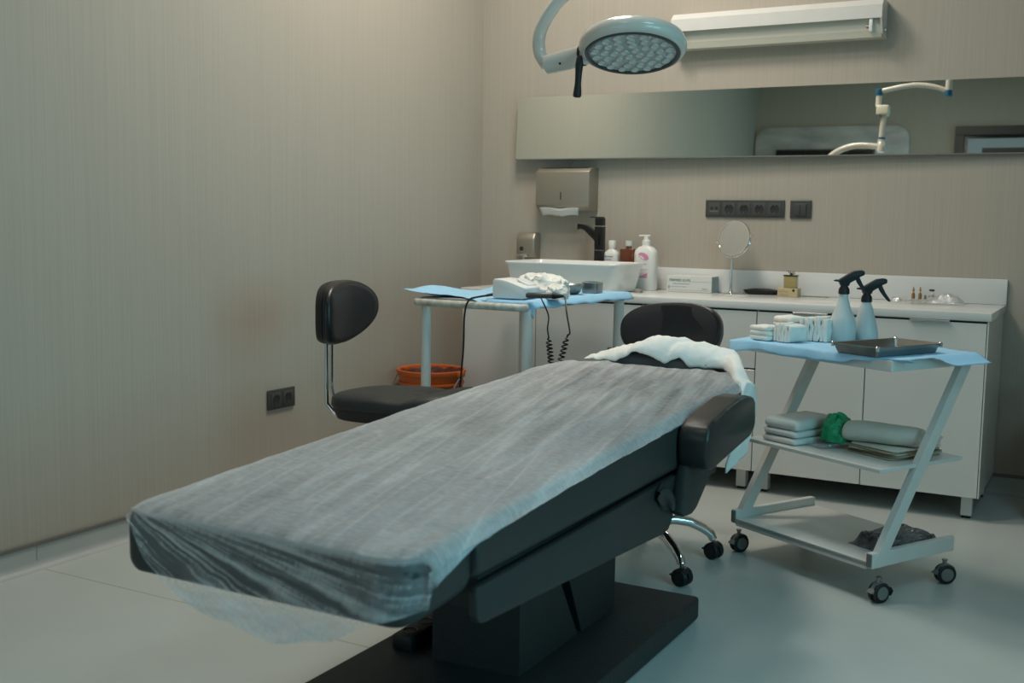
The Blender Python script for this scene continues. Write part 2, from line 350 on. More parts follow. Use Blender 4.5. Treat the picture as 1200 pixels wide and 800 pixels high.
# ================================================================ setting
XL, XR, YB, YF = -3.274, 1.7, 5.561, -0.4
struct('floor', box(NB(), XL-0.1, XR+0.1, YF-0.1, YB+0.1, -0.1, 0), 'floor')
struct('ceiling', box(NB(), XL-0.1, XR+0.1, YF-0.1, YB+0.1, CEIL, CEIL+0.1), 'paint')
struct('wall_left', box(NB(), XL-0.1, XL, YF-0.1, YB+0.1, 0, CEIL), 'wall')
struct('wall_back', box(NB(), XL, XR, YB, YB+0.1, 0, CEIL), 'wall')
DX0, DX1, DZ1 = -2.8, -1.2, 2.3  # opening made up to let in the front fill
bm = NB(); box(bm, XL, DX0, YF-0.1, YF, 0, CEIL); box(bm, DX1, XR, YF-0.1, YF, 0, CEIL); box(bm, DX0, DX1, YF-0.1, YF, DZ1, CEIL)
struct('wall_front', bm, 'wall')
bm = NB(); box(bm, DX0-0.05, DX0, YF-0.11, YF+0.012, 0, DZ1+0.05); box(bm, DX1, DX1+0.05, YF-0.11, YF+0.012, 0, DZ1+0.05); box(bm, DX0, DX1, YF-0.11, YF+0.012, DZ1, DZ1+0.05)
struct('trim_5', bm, 'whitemetal')
bm = NB(); WY0, WY1, WZ0, WZ1 = 0.5, 2.7, 0.7, 2.3
box(bm, XR, XR+0.1, YF-0.1, WY0, 0, CEIL); box(bm, XR, XR+0.1, WY1, YB+0.1, 0, CEIL)
box(bm, XR, XR+0.1, WY0, WY1, 0, WZ0); box(bm, XR, XR+0.1, WY0, WY1, WZ1, CEIL)
struct('wall_right', bm, 'wall')
bm = NB()
for a, b, c, d in ((WY0, WY1, WZ0, WZ0+0.05), (WY0, WY1, WZ1-0.05, WZ1), (WY0, WY0+0.05, WZ0, WZ1), (WY1-0.05, WY1, WZ0, WZ1), (1.575, 1.625, WZ0, WZ1)):
    box(bm, XR+0.02, XR+0.08, a, b, c, d, 0.004)
win = struct('window_1', bm, 'whitemetal')
for a, b in ((WY0+0.05, 1.575), (1.625, WY1-0.05)):
    obj('pane', box(NB(), XR+0.045, XR+0.051, a, b, WZ0+0.05, WZ1-0.05), 'glass', win)
# coved vinyl skirting with a grey cap strip
def cove(h=0.086, r=0.03):
    pts = [(0, 0), (r+0.004, 0)] + [(0.004 + r - r*math.sin(math.radians(a)), r - r*math.cos(math.radians(a))) for a in (15, 35, 55, 75, 90)] + [(0.004, h), (0, h)]
    return pts
struct('baseboard_left', prism(NB(), [(XL + a, z) for a, z in cove()], 'y', YF, YB), 'cove', smooth=True)
struct('baseboard_back', prism(NB(), [(YB - a, z) for a, z in cove()], 'x', XL, XR), 'cove', smooth=True)
struct('trim_1', box(NB(), XL, XL+0.010, YF, YB, 0.084, 0.097, 0.002), 'cap')
struct('trim_2', box(NB(), XL, XR, YB-0.010, YB, 0.084, 0.097, 0.002), 'cap')
struct('trim_3', prism(NB(), [(2.534, 0), (2.537, 0.0006), (2.540, 0)], 'x', XL+0.03, XR), 'seam')   # weld bead of the vinyl
bpy.data.objects['trim_3'].location = (0, 0, 0)
struct('trim_4', prism(NB(), [(2.525, 0.03), (2.528, 0.03), (2.528, 0.086), (2.525, 0.086)], 'x', XL+0.004, XL+0.0055), 'seam')

# ================================================================ long mirror
MT = Matrix.Translation((-1.74, 5.522, 1.735)) @ Matrix.Rotation(0.018, 4, 'Z') @ Matrix.Rotation(math.radians(3.5), 4, 'X').inverted()
MT = Matrix.Translation((-1.74, 5.525, 1.735)) @ Matrix.Rotation(0.018, 4, 'Z') @ Matrix.Rotation(-math.radians(3.5), 4, 'X')
mr = thing('wall_mirror', 'long frameless mirror strip hung high across the back wall', 'mirror', (-1.74, 5.54, 1.57))
obj('backing_board', box(NB(), -1.277, 2.3, 0.0025, 0.012, -0.166, 0.166, mtx=MT), 'whitemetal', mr)
obj('mirror_pane', box(NB(), -1.280, 2.303, -0.0015, 0.0025, -0.168, 0.168, mtx=MT), 'mirror', mr)
obj('bottom_edge_strip', box(NB(), -1.280, 2.303, -0.003, 0.013, -0.174, -0.168, mtx=MT), 'greyplastic', mr)
obj('wall_bracket', box(NB(), -1.0, 1.0, 5.554, YB, 1.74, 1.86), 'greyplastic', mr)

# ================================================================ wall lamp (fluorescent batten) above the mirror
fx = thing('wall_light', 'white metal strip light with open tube holder above the mirror', 'light fixture', (-1.58, YB, 2.1))
x0, x1 = -2.10, -1.085
prism_p = [(YB, 2.275), (5.47, 2.275), (5.435, 2.245), (5.435, 2.185), (5.44, 2.185), (5.45, 2.240), (5.478, 2.262), (YB, 2.262)]
obj('hood', prism(NB(), prism_p, 'x', x0, x1), 'whitemetal', fx, smooth=False)
obj('end_cap', prism(NB(), [(YB, 2.275), (5.47, 2.275), (5.435, 2.245), (5.435, 2.185), (5.47, 2.12), (YB, 2.105)], 'x', x1, x1+0.008), 'whitemetal', fx, smooth=False)
obj('end_cap', prism(NB(), [(YB, 2.275), (5.47, 2.275), (5.435, 2.245), (5.435, 2.185), (5.47, 2.12), (YB, 2.105)], 'x', x0-0.008, x0), 'whitemetal', fx, smooth=False)
obj('back_channel', prism(NB(), [(YB, 2.105), (YB, 2.262), (5.53, 2.262), (5.53, 2.205), (5.462, 2.200), (5.472, 2.135), (5.485, 2.105)], 'x', x0, x1), M['ivory'], fx, smooth=False)
for sx in (x0+0.03, x1-0.05):
    h = obj('lamp_holder', box(NB(), sx, sx+0.016, 5.440, 5.49, 2.125, 2.185, 0.003), 'device', fx)
    obj('contact_pin', lathe(NB(), [(0.009, 0), (0.009, 0.012)], (sx + (0.016 if sx < -1.5 else -0.012), 5.452, 2.150), 10, 'x'), 'steel', h)
obj('end_screw', lathe(NB(), [(0.008, 0), (0.008, 0.010), (0.004, 0.012)], (x1+0.008, 5.50, 2.14), 10, 'x'), 'chrome', fx)

# ================================================================ paper towel and soap dispensers
td = thing('paper_towel_dispenser', 'square taupe metal paper towel dispenser on back wall', 'dispenser', (-2.72, YB, 1.3))
bm = NB()
x0, x1 = -2.865, -2.545; yw = YB; yf = 5.44
prism(bm, [(yw, 1.515), (5.475, 1.515), (yf, 1.495), (yf, 1.315), (5.47, 1.285), (yw, 1.285)], 'x', x0, x1, 0.004)
obj('housing', bm, 'satin', td)
obj('level_slot', box(NB(), -2.715, -2.709, yf-0.0015, yf+0.002, 1.345, 1.385), 'gap', td)
obj('lid_seam', box(NB(), x0+0.02, x1-0.02, 5.468, 5.53, 1.5145, 1.5165), 'gap', td)
def tw(u, v):
    x = -2.845 + 0.235*u + (0.01 if u < 0.5 else -0.012)*v; return (x, 5.452 + 0.025*v, 1.300 - 0.04*v + 0.005*math.sin(u*9))
bm = NB(); grid(bm, tw, 14, 5); solid(obj('paper_towel', bm, 'padwhite', td), 0.006)
obj('hook', tube(NB(), [(-2.70, 5.545, 1.50), (-2.70, 5.53, 1.53), (-2.70, 5.545, 1.575)], 0.002, 6), 'chrome', td)
sd = thing('soap_dispenser', 'small brushed steel soap dispenser on wall left of faucet', 'dispenser', (-2.945, YB, 1.02))
bm = NB(); prism(bm, [(YB, 1.165), (5.50, 1.165), (5.478, 1.13), (5.478, 1.06), (5.49, 1.025), (YB, 1.02)], 'x', -3.003, -2.888, 0.012, 3)
obj('shell', bm, M['satin'], sd)
obj('spy_window', lathe(NB(), [(0.0, -0.002), (0.012, -0.002), (0.013, 0.002)], (-2.967, 5.478, 1.075), 16, 'y'), 'gap', sd)
obj('push_lever', box(NB(), -2.990, -2.925, 5.462, 5.50, 1.030, 1.046, 0.005), 'chrome', sd)
obj('nozzle', lathe(NB(), [(0.008, 1.008), (0.010, 1.03)], (-2.957, 5.485, 0), 10), 'chrome', sd)

# ================================================================ sockets and switches
def gang(parent, cx, cz, kind, axis):
    """one gang insert; axis 'y' = on back wall, 'x' = on left wall"""
    def tr(a, d, z): return (a, YB-0.010-d, z) if axis == 'y' else (XL+0.010+d, a, z)
    def bb(a0, a1, z0, z1, d0, d1, bev=0.0):
        p = tr(a0, d0, z0); q = tr(a1, d1, z1)
        return box(NB(), min(p[0], q[0]), max(p[0], q[0]), min(p[1], q[1]), max(p[1], q[1]), z0, z1, bev)
    ax = 'y' if axis == 'y' else 'x'; s = -1 if axis == 'y' else 1
    def ring(prof):
        c = tr(cx, 0, cz); return lathe(NB(), [(r, s*h) for r, h in prof], c, 20, ax)
    f = obj('socket_insert' if kind == 'socket' else ('port_insert' if kind == 'port' else 'rocker_frame'), bb(cx-0.031, cx+0.031, cz-0.031, cz+0.031, 0, 0.003, 0.001), 'socketface', parent)
    if kind == 'socket':
        obj('socket_well', ring([(0.0, 0.0034), (0.020, 0.0034), (0.0215, 0.0042), (0.0235, 0.0042), (0.0238, 0.002)]), 'gap', f)
        for dx in (-0.0095, 0.0095): obj('pin_hole', bb(cx+dx-0.0025, cx+dx+0.0025, cz-0.0025, cz+0.0025, 0.0034, 0.0040), 'blackplastic', f)
        for dz in (-0.019, 0.019): obj('earth_clip', bb(cx-0.002, cx+0.002, cz+dz-0.003, cz+dz+0.003, 0.0034, 0.0055), 'steel', f)
    elif kind == 'port':
        for dx in (-0.012, 0.012): obj('data_port', bb(cx+dx-0.0075, cx+dx+0.0075, cz-0.004, cz+0.010, 0.003, 0.0036), 'gap', f)
        obj('port_label_strip', bb(cx-0.022, cx+0.022, cz-0.014, cz-0.009, 0.003, 0.0042), 'greyplastic', f)
    else:
        for dx in (-0.0145, 0.0145): obj('rocker', bb(cx+dx-0.0135, cx+dx+0.0135, cz-0.027, cz+0.027, 0.003, 0.007, 0.002), 'darkplastic', f)
sp = thing('socket_panel', 'long dark five-gang socket panel on back wall above round mirror', 'socket', (-1.73, YB, 1.305))
obj('frame_plate', box(NB(), -1.934, -1.525, YB-0.010, YB, 1.262, 1.350, 0.003), 'darkplastic', sp)
obj('highlight_rim', box(NB(), -1.930, -1.529, YB-0.012, YB-0.0101, 1.3455, 1.3495), 'greyplastic', sp)
for k, kd in enumerate(('port', 'socket', 'socket', 'socket', 'socket')): gang(sp, -1.887 + k*0.0785, 1.304, kd, 'y')
sw = thing('light_switch', 'small square dark double rocker switch on back wall', 'switch', (-1.44, YB, 1.305))
obj('frame_plate', box(NB(), -1.497, -1.392, YB-0.010, YB, 1.260, 1.350, 0.003), 'darkplastic', sw)
obj('highlight_rim', box(NB(), -1.494, -1.395, YB-0.012, YB-0.0101, 1.344, 1.349), 'greyplastic', sw)
gang(sw, -1.4445, 1.303, 'switch', 'y')
ds = thing('double_socket', 'dark double power socket low on the left wall', 'socket', (XL, 3.81, 0.43))
obj('frame_plate', box(NB(), XL, XL+0.010, 3.722, 3.902, 0.385, 0.473, 0.003), 'darkplastic', ds)
gang(ds, 3.772, 0.429, 'socket', 'x'); gang(ds, 3.852, 0.429, 'socket', 'x')

# ================================================================ vanity cabinets and worktop
YC = 4.961; ZT = 0.845; ZB = 0.101
def leg(parent, x, y=YC+0.05):
    l = obj('leg', box(NB(), x-0.022, x+0.022, y, y+0.044, 0.012, ZB), 'whitemetal', parent, smooth=False)
    obj('foot_pad', box(NB(), x-0.018, x+0.018, y+0.004, y+0.040, 0, 0.012), 'blackplastic', l, smooth=False)
def pull(parent, xa, xb):
    obj('edge_pull', prism(NB(), [(YC-0.014, 0.836), (YC, 0.836), (YC, 0.845), (YC-0.010, 0.845), (YC-0.014, 0.842)], 'x', xa, xb), 'alu', parent, smooth=False)
def cabinet(name, label, x0, x1, fronts, group=None, legs=(), endR=False):
    t = thing(name, label, 'cabinet', ((x0+x1)/2, YC+0.3, 0), 0, group)
    bm = NB(); box(bm, x0+0.001, x1-0.001, YC+0.020, YB-0.012, ZB, ZT)
    obj('carcass', bm, 'lacquer', t, smooth=False)
    obj('front_shadow_gap', box(NB(), x0+0.004, x1-0.004, YC+0.017, YC+0.0199, ZB+0.006, ZT-0.003), 'gap', t, smooth=False)
    for (kind, a, b, c, d, pl) in fronts:
        f = obj(kind, box(NB(), a+0.0022, b-0.0022, YC, YC+0.018, c, d, 0.001, 1), 'lacquer', t, smooth=False)
        if pl: pull(f, *pl)
    for x in legs: leg(t, x)
    for x in legs: leg(t, x, YB-0.11)
    return t
cabinet('vanity_cabinet', 'white sink cabinet under the basin, behind the left trolley', -3.031, -2.155,
        [('door', -3.031, -2.60, ZB, 0.836, None), ('door', -2.60, -2.155, ZB, 0.836, None)], legs=(-2.98, -2.20))
cabinet('filler_cabinet', 'narrow white cabinet between sink cabinet and drawers', -2.155, -2.030,
        [('door', -2.155, -2.030, ZB, 0.836, None)], legs=(-2.10,))
cabinet('drawer_cabinet', 'white drawer cabinet half hidden behind the black fabric chair back', -2.030, -1.468,
        [('drawer', -2.030, -1.468, 0.577, 0.836, (-1.90, -1.73)), ('drawer', -2.030, -1.468, 0.339, 0.569, None), ('drawer', -2.030, -1.468, ZB, 0.331, None)], legs=(-1.53,))
cabinet('base_cabinet', 'white single-door cabinet behind spray bottles with bright metal edge pull', -1.468, -0.981,
        [('door', -1.468, -0.981, ZB, 0.836, (-1.303, -1.149))], legs=(-1.425,))
cabinet('base_cabinet', 'white single-door cabinet at the right end of the counter', -0.981, -0.500,
        [('door', -0.981, -0.500, ZB, 0.836, (-0.805, -0.645))], legs=(-0.545,))
ep = obj('end_panel', box(NB(), -0.4995, -0.494, YC+0.001, YB-0.012, ZB, ZT), 'lacquer', None, smooth=False)
ep.parent = [o for o in C.objects if o.name.startswith('base_cabinet')][-1]
ep.matrix_parent_inverse = Matrix.Identity(4); ep.location = -Vector(ep.parent.location)
ct = thing('countertop', 'long white solid worktop with upstand along the back wall', 'countertop', (-1.76, 5.26, ZT))
obj('slab', box(NB(), -3.04, -0.485, YC-0.006, YB-0.0005, ZT+0.0008, 0.88, 0.003), 'counter', ct)
obj('upstand', box(NB(), -3.04, -0.485, YB-0.020, YB-0.0005, 0.8802, 0.996, 0.003), 'counter', ct)

# ================================================================ basin and faucet
bs = thing('wash_basin', 'white rectangular ceramic vessel basin standing on the counter', 'sink', (-2.44, 5.17, 0.88))
bm = NB(); cx, cy = -2.500, 5.185
prof = [(0.280, 0.150, 0.8805, 0.05), (0.290, 0.158, 0.883, 0.05), (0.302, 0.172, 0.94, 0.05), (0.310, 0.182, 1.000, 0.045), (0.318, 0.190, 1.015, 0.04), (0.318, 0.190, 1.022, 0.04), (0.315, 0.187, 1.025, 0.04),
        (0.302, 0.174, 1.025, 0.035), (0.298, 0.170, 1.020, 0.035), (0.280, 0.155, 0.96, 0.045), (0.255, 0.13, 0.915, 0.05), (0.16, 0.07, 0.905, 0.03), (0.03, 0.025, 0.902, 0.01)]
rings_mesh(bm, [[(cx+px, cy+py, z) for px, py in rrect(hx, hy, r, 6)] for hx, hy, z, r in prof])
obj('bowl', bm, 'ceramic', bs, angle=60)
obj('drain_plug', lathe(NB(), [(0.0, 0.909), (0.02, 0.909), (0.024, 0.904)], (cx, cy, 0), 16), 'chrome', bs)
fc = thing('faucet', 'tall matte black basin faucet behind the white basin', 'faucet', (-2.47, 5.43, 0.88))
obj('column', box(NB(), -2.492, -2.446, 5.405, 5.451, 0.8805, 1.205, 0.004), 'faucet', fc)
obj('base_ring', box(NB(), -2.4935, -2.4445, 5.4035, 5.4525, 1.078, 1.081), 'greyplastic', fc)
obj('mixer_head', box(NB(), -2.491, -2.447, 5.406, 5.450, 1.208, 1.250, 0.004), 'faucet', fc)
bm = NB(); rings_mesh(bm, [[(x, 5.408 - (x+2.47)*0.25 + sy*0.020*sc, z + sz*h) for sy, sz in ((1, 1), (-1, 1), (-1, -1), (1, -1))] for x, z, h, sc in ((-2.46, 1.135, 0.028, 1), (-2.50, 1.165, 0.022, 1), (-2.555, 1.198, 0.013, 1), (-2.595, 1.207, 0.010, 1), (-2.600, 1.200, 0.012, 0.95))])
obj('spout', bm, 'faucet', fc, smooth=False)
obj('lever', box(NB(), -2.525, -2.450, 5.415, 5.441, 1.2505, 1.256, 0.002), 'faucet', fc)

# ================================================================ bottles beside the basin
def flatbottle(cx, cy, z0, hx, hy, h, neck_r, neck_h, m, parent, name='bottle_body', sh=0.03):
    bm = NB(); P = [(hx*0.92, hy*0.9, 0), (hx, hy, 0.006), (hx, hy, h-sh), (hx*0.93, hy*0.93, h-sh*0.55), (hx*0.62, hy*0.7, h-0.006), (neck_r*1.05, neck_r*1.05, h), (neck_r, neck_r, h+0.003), (neck_r, neck_r, h+neck_h)]
    rings_mesh(bm, [[(cx+a, cy+b, z0+z) for a, b in rrect(x, y, min(x, y)*0.75, 5)] for x, y, z in P])
    return obj(name, bm, m, parent, angle=50)
t = thing('lotion_bottle', 'white plastic bottle with blue lettering behind basin beside faucet', 'bottle', (-2.413, 5.45, 0.88))
flatbottle(-2.407, 5.45, 0.8806, 0.040, 0.026, 0.205, 0.016, 0.01, 'whiteplastic', t)
obj('cap', lathe(NB(), [(0.018, 1.09), (0.020, 1.10), (0.020, 1.128), (0.018, 1.132)], (-2.407, 5.45, 0), 18), 'whiteplastic', t)
text('Betasept', 0.0135, (-2.438, 5.4233, 1.045), FRONT, M['bluetext'], t, 'lettering')
text('solution', 0.011, (-2.434, 5.4233, 1.030), FRONT, M['bluetext'], t, 'lettering')
t = thing('iodine_bottle', 'flat brown bottle with white cap between the two white bottles', 'bottle', (-2.312, 5.452, 0.88))
flatbottle(-2.312, 5.452, 0.8806, 0.046, 0.026, 0.212, 0.014, 0.016, 'amber', t, sh=0.006)
obj('cap', lathe(NB(), [(0.017, 1.105), (0.019, 1.110), (0.019, 1.130), (0.020, 1.133)], (-2.312, 5.452, 0), 18), 'whiteplastic', t)
t = thing('pump_bottle', 'white pump bottle with pink print right of the basin', 'bottle', (-2.205, 5.43, 0.88))
flatbottle(-2.205, 5.43, 0.8806, 0.060, 0.034, 0.228, 0.020, 0.012, 'whiteplastic', t, sh=0.04)
obj('pump_collar', lathe(NB(), [(0.022, 1.118), (0.022, 1.136), (0.014, 1.140), (0.012, 1.158)], (-2.205, 5.43, 0), 18), 'whiteplastic', t)
obj('pump_nozzle', box(NB(), -2.246, -2.184, 5.42, 5.44, 1.157, 1.166, 0.004), 'whiteplastic', t)
bm = NB()
lathe(bm, [(0.0, -0.0006), (1.0, -0.0006), (1.0, 0.0006)], (0, 0, 0), 24, 'y', mtx=Matrix.Translation((-2.205, 5.3955, 1.055)) @ Matrix.Rotation(math.radians(25), 4, 'Y') @ Matrix.Diagonal((0.030, 1, 0.017, 1)))
obj('pink_emblem', bm, 'pink', t, smooth=False)
bm = NB(); lathe(bm, [(0.0, -0.0006), (1.0, -0.0006), (1.0, 0.0006)], (0, 0, 0), 20, 'y', mtx=Matrix.Translation((-2.243, 5.3985, 1.05)) @ Matrix.Rotation(math.radians(-15), 4, 'Y') @ Matrix.Diagonal((0.008, 1, 0.017, 1)))
obj('pink_emblem', bm, 'pink', t, smooth=False)
bm = NB(); lathe(bm, [(0.0, -0.0008), (1.0, -0.0008), (1.0, 0.0006)], (0, 0, 0), 20, 'y', mtx=Matrix.Translation((-2.214, 5.3948, 1.050)) @ Matrix.Rotation(math.radians(35), 4, 'Y') @ Matrix.Diagonal((0.017, 1, 0.004, 1)))
obj('white_swoosh', bm, 'whiteplastic', t, smooth=False)
obj('pink_triangle', prism(NB(), [(-2.235, 0.945), (-2.182, 0.945), (-2.182, 0.972)], 'y', 5.3950, 5.3965), 'pink', t, smooth=False)
text('lotion', 0.012, (-2.215, 5.3953, 1.012), FRONT, M['greytext'], t, 'lettering')
text('hand care', 0.010, (-2.222, 5.3953, 0.985), FRONT, M['pink'], t, 'lettering')
t = obj('basin_plug', lathe(NB(), [(0.0, 0.8995), (0.012, 0.899), (0.024, 0.892), (0.026, 0.8808)], (-2.150, 5.20, 0), 18), 'satin'); tag(t, 'small round metal plug lying on counter right of basin', 'plug')
t.scale = (1, 1, 1)

# glove box
GX = Matrix.Translation((-2.075, 5.40, 0.88)) @ Matrix.Rotation(math.radians(3), 4, 'Z')
t = thing('glove_box', 'flat white carton box with green lettering against the upstand', 'box', (-1.96, 5.46, 0.88))
obj('carton', box(NB(), 0, 0.235, 0, 0.125, 0.0006, 0.082, 0.0015, 1, mtx=GX), 'boxwhite', t, smooth=False)
obj('end_print', box(NB(), 0.235, 0.2356, 0.006, 0.119, 0.004, 0.078, mtx=GX), 'boxside', t, smooth=False)
obj('print_rule', box(NB(), 0.12, 0.232, -0.0006, 0, 0.0535, 0.0545, mtx=GX), 'greytext', t, smooth=False)
obj('print_rule', box(NB(), 0.008, 0.228, -0.0006, 0, 0.0100, 0.0110, mtx=GX), 'greytext', t, smooth=False)
obj('print_mark', box(NB(), 0.010, 0.015, -0.0006, 0, 0.018, 0.032, mtx=GX), 'greentext', t, smooth=False)
text('FERMED GUPS', 0.0175, (0, 0, 0), GX @ Matrix.Translation((0.014, -0.0004, 0.054)) @ FRONT, M['greentext'], t, 'lettering', 0.0008)
text('latex examination gloves', 0.009, (0, 0, 0), GX @ Matrix.Translation((0.032, -0.0004, 0.040)) @ FRONT, M['greytext'], t, 'lettering', 0.0004)
text('powder free  non sterile', 0.0085, (0, 0, 0), GX @ Matrix.Translation((0.022, -0.0004, 0.025)) @ FRONT, M['greytext'], t, 'lettering', 0.0004)
text('100 pcs', 0.010, (0, 0, 0), GX @ Matrix.Translation((0.185, -0.0004, 0.016)) @ FRONT, M['greentext'], t, 'lettering', 0.0004)

# round makeup mirror
t = thing('makeup_mirror', 'round chrome makeup mirror on a slim stand on counter', 'mirror', (-1.745, 5.43, 0.88))
obj('base', lathe(NB(), [(0.0, 0.8806), (0.066, 0.8808), (0.068, 0.885), (0.064, 0.888), (0.012, 0.892), (0.008, 0.90)], (-1.735, 5.40, 0), 32), 'chrome', t)
obj('stem', tube(NB(), [(-1.735, 5.40, 0.892), (-1.735, 5.40, 1.06)], 0.0065, 12), 'chrome', t)
HM = Matrix.Translation((-1.735, 5.42, 1.157)) @ Matrix.Rotation(math.radians(-14), 4, 'Z') @ Matrix.Rotation(math.radians(-14), 4, 'X') @ Matrix.Rotation(math.radians(-12), 4, 'Y')
obj('yoke', tube(NB(), [HM @ Vector((0.094*math.cos(math.radians(a)), 0.004, 0.094*math.sin(math.radians(a)))) for a in range(180, 361, 12)], 0.0028, 8), 'chrome', t)
h = obj('rim', lathe(NB(), [(0.083, -0.006), (0.089, -0.006), (0.091, 0), (0.089, 0.006), (0.083, 0.006)], (0, 0, 0), 40, 'y', mtx=HM, closed=True), 'chrome', t)
obj('mirror_disc', lathe(NB(), [(0.0, -0.0045), (0.0842, -0.0045), (0.0842, 0.0045), (0.0, 0.0045)], (0, 0, 0), 40, 'y', mtx=HM), 'mirror_c', t)
for s in (-1, 1): obj('pivot_knob', lathe(NB(), [(0.006, 0), (0.006, 0.010)], tuple((0.090*s if s > 0 else -0.100, 0, 0)), 10, 'x', mtx=HM), 'chrome', t)

# black dish / brush, perfume, pen, ampoules, vial, plastic bag
bm = NB(); rings_mesh(bm, [[(-1.61+a*s, 5.50+b*s*0.6+a*0.15, z) for a, b in rrect(0.085, 0.05, 0.04, 5)] for s, z in ((0.75, 0.8808), (0.9, 0.886), (1.02, 0.902), (0.98, 0.903), (0.5, 0.909), (0.1, 0.91))])
tag(obj('oval_dish', bm, 'blackplastic'), 'shallow black oval dish lying on counter beside the makeup mirror', 'dish')
tag(obj('paper_card', box(NB(), -1.735, -1.63, 5.28, 5.36, 0.8804, 0.8815), 'boxwhite', smooth=False), 'thin white card flat on counter before the black dish', 'card')
t = thing('perfume_bottle', 'yellow square perfume bottle on a small tan carton', 'bottle', (-1.45, 5.43, 0.88))
obj('glass_body', box(NB(), -1.481, -1.418, 5.43, 5.468, 0.922, 0.980, 0.003), 'yellowglass', t)
obj('bottle_shoulder', box(NB(), -1.484, -1.415, 5.427, 5.471, 0.9805, 0.985, 0.001), 'bronze', t)
bm = NB(); c0 = Vector((-1.452, 5.45, 0.985))
for a, l in ((-35, 0.024), (-5, 0.018), (25, 0.018), (50, 0.024), (70, 0.020)):
    e = c0 + Vector((math.sin(math.radians(a))*l, 0, math.cos(math.radians(a))*l)); tube(bm, [c0, e], 0.0018, 6)
    lathe(bm, [(0, -0.003), (0.003, 0), (0, 0.003)], tuple(e), 8)
obj('sprig_stopper', bm, 'bronze', t)
t = thing('tan_carton', 'small tan printed carton under the yellow perfume bottle', 'box', (-1.45, 5.43, 0.88))
obj('carton', box(NB(), -1.502, -1.405, 5.405, 5.475, 0.8806, 0.9215, 0.001, 1), 'tan', t, smooth=False)
obj('round_mark', lathe(NB(), [(0, -0.0006), (0.0065, -0.0006), (0.0065, 0.0003)], (-1.424, 5.405, 0.912), 14, 'y'), 'bronze', t, smooth=False)
text('parfum', 0.017, (-1.497, 5.4045, 0.901), FRONT, M['kraft'], t, 'lettering')
text('collection', 0.013, (-1.497, 5.4045, 0.886), FRONT, M['kraft'], t, 'lettering')
tag(obj('thin_pen', tube(NB(), [(-1.395, 5.43, 0.8845), (-1.375, 5.432, 0.8855), (-1.36, 5.433, 0.884), (-1.28, 5.445, 0.884), (-1.272, 5.446, 0.885), (-1.262, 5.447, 0.8825)], [0.0015, 0.0035, 0.0018, 0.0018, 0.003, 0.001], 8), 'greyplastic'),
    'thin grey metal tool lying on counter right of tan carton', 'tool')
for x, y, lab in ((-0.878, 5.46, 'amber glass ampoule standing on counter, left one of two'), (-0.850, 5.475, 'amber glass ampoule standing on counter, right one of two')):
    t = thing('glass_ampoule', lab, 'ampoule', (x, y, 0.88), 0, 'amber ampoules on the counter')
    obj('ampoule_body', lathe(NB(), [(0.0075, 0.8806), (0.008, 0.883), (0.008, 0.915), (0.004, 0.925), (0.0035, 0.929), (0.0045, 0.934), (0.002, 0.950), (0.0, 0.952)], (x, y, 0), 14), 'ampoule', t)
    obj('white_neck_ring', lathe(NB(), [(0.0042, 0.926), (0.0042, 0.929)], (x, y, 0), 12), 'whiteplastic', t)
t = thing('glass_vial', 'tiny clear vial with black cap right of the ampoules', 'vial', (-0.800, 5.48, 0.88))
obj('vial_body', lathe(NB(), [(0.012, 0.8806), (0.013, 0.884), (0.013, 0.925), (0.008, 0.931), (0.008, 0.934)], (-0.800, 5.48, 0), 16), 'clear', t)
obj('black_cap', lathe(NB(), [(0.012, 0.934), (0.0125, 0.9345), (0.0125, 0.940), (0.012, 0.941)], (-0.800, 5.48, 0), 16), 'blackplastic', t)
obj('chrome_band', lathe(NB(), [(0.0135, 0.905), (0.0135, 0.915)], (-0.800, 5.48, 0), 16), 'chrome', t)
tag(obj('tiny_vial', lathe(NB(), [(0.006, 0.8806), (0.0065, 0.90), (0.004, 0.905), (0.005, 0.912), (0, 0.913)], (-0.829, 5.488, 0), 12), 'greyplastic'), 'tiny dark-topped vial between ampoules and black-capped vial', 'vial')
def bag(x0, x1, y0, y1, h, seed, name, label, m='clear', z0=0.8806, peak=0.7):
    def f(u, v):
        x = x0+(x1-x0)*u; y = y0+(y1-y0)*v
        e = min(1, min(v, 1-v)*4); p = math.exp(-((u-peak)/0.22)**2)
        z = z0 + 0.004 + e*(h*p + 0.010 + 0.009*nz(x*60+seed, y*60))*sm(min(u, 1-u)*9) + 0.002*abs(nz(x*150, y*150, seed))
        return (x + 0.01*nz(y*30, seed), y + 0.008*nz(x*30, 3+seed), z)
    bm = NB(); grid(bm, f, 44, 24); return tag(solid(obj(name, bm, m), 0.0015), label, 'plastic bag')
bag(-0.90, -0.64, 5.34, 5.44, 0.032, 1, 'clear_plastic_bag', 'crumpled clear plastic bag lying at right end of counter')
bag(-0.968, -0.915, 5.37, 5.43, 0.008, 5, 'plastic_wrapper', 'small crumpled clear wrapper left of the ampoules on counter', peak=0.5)

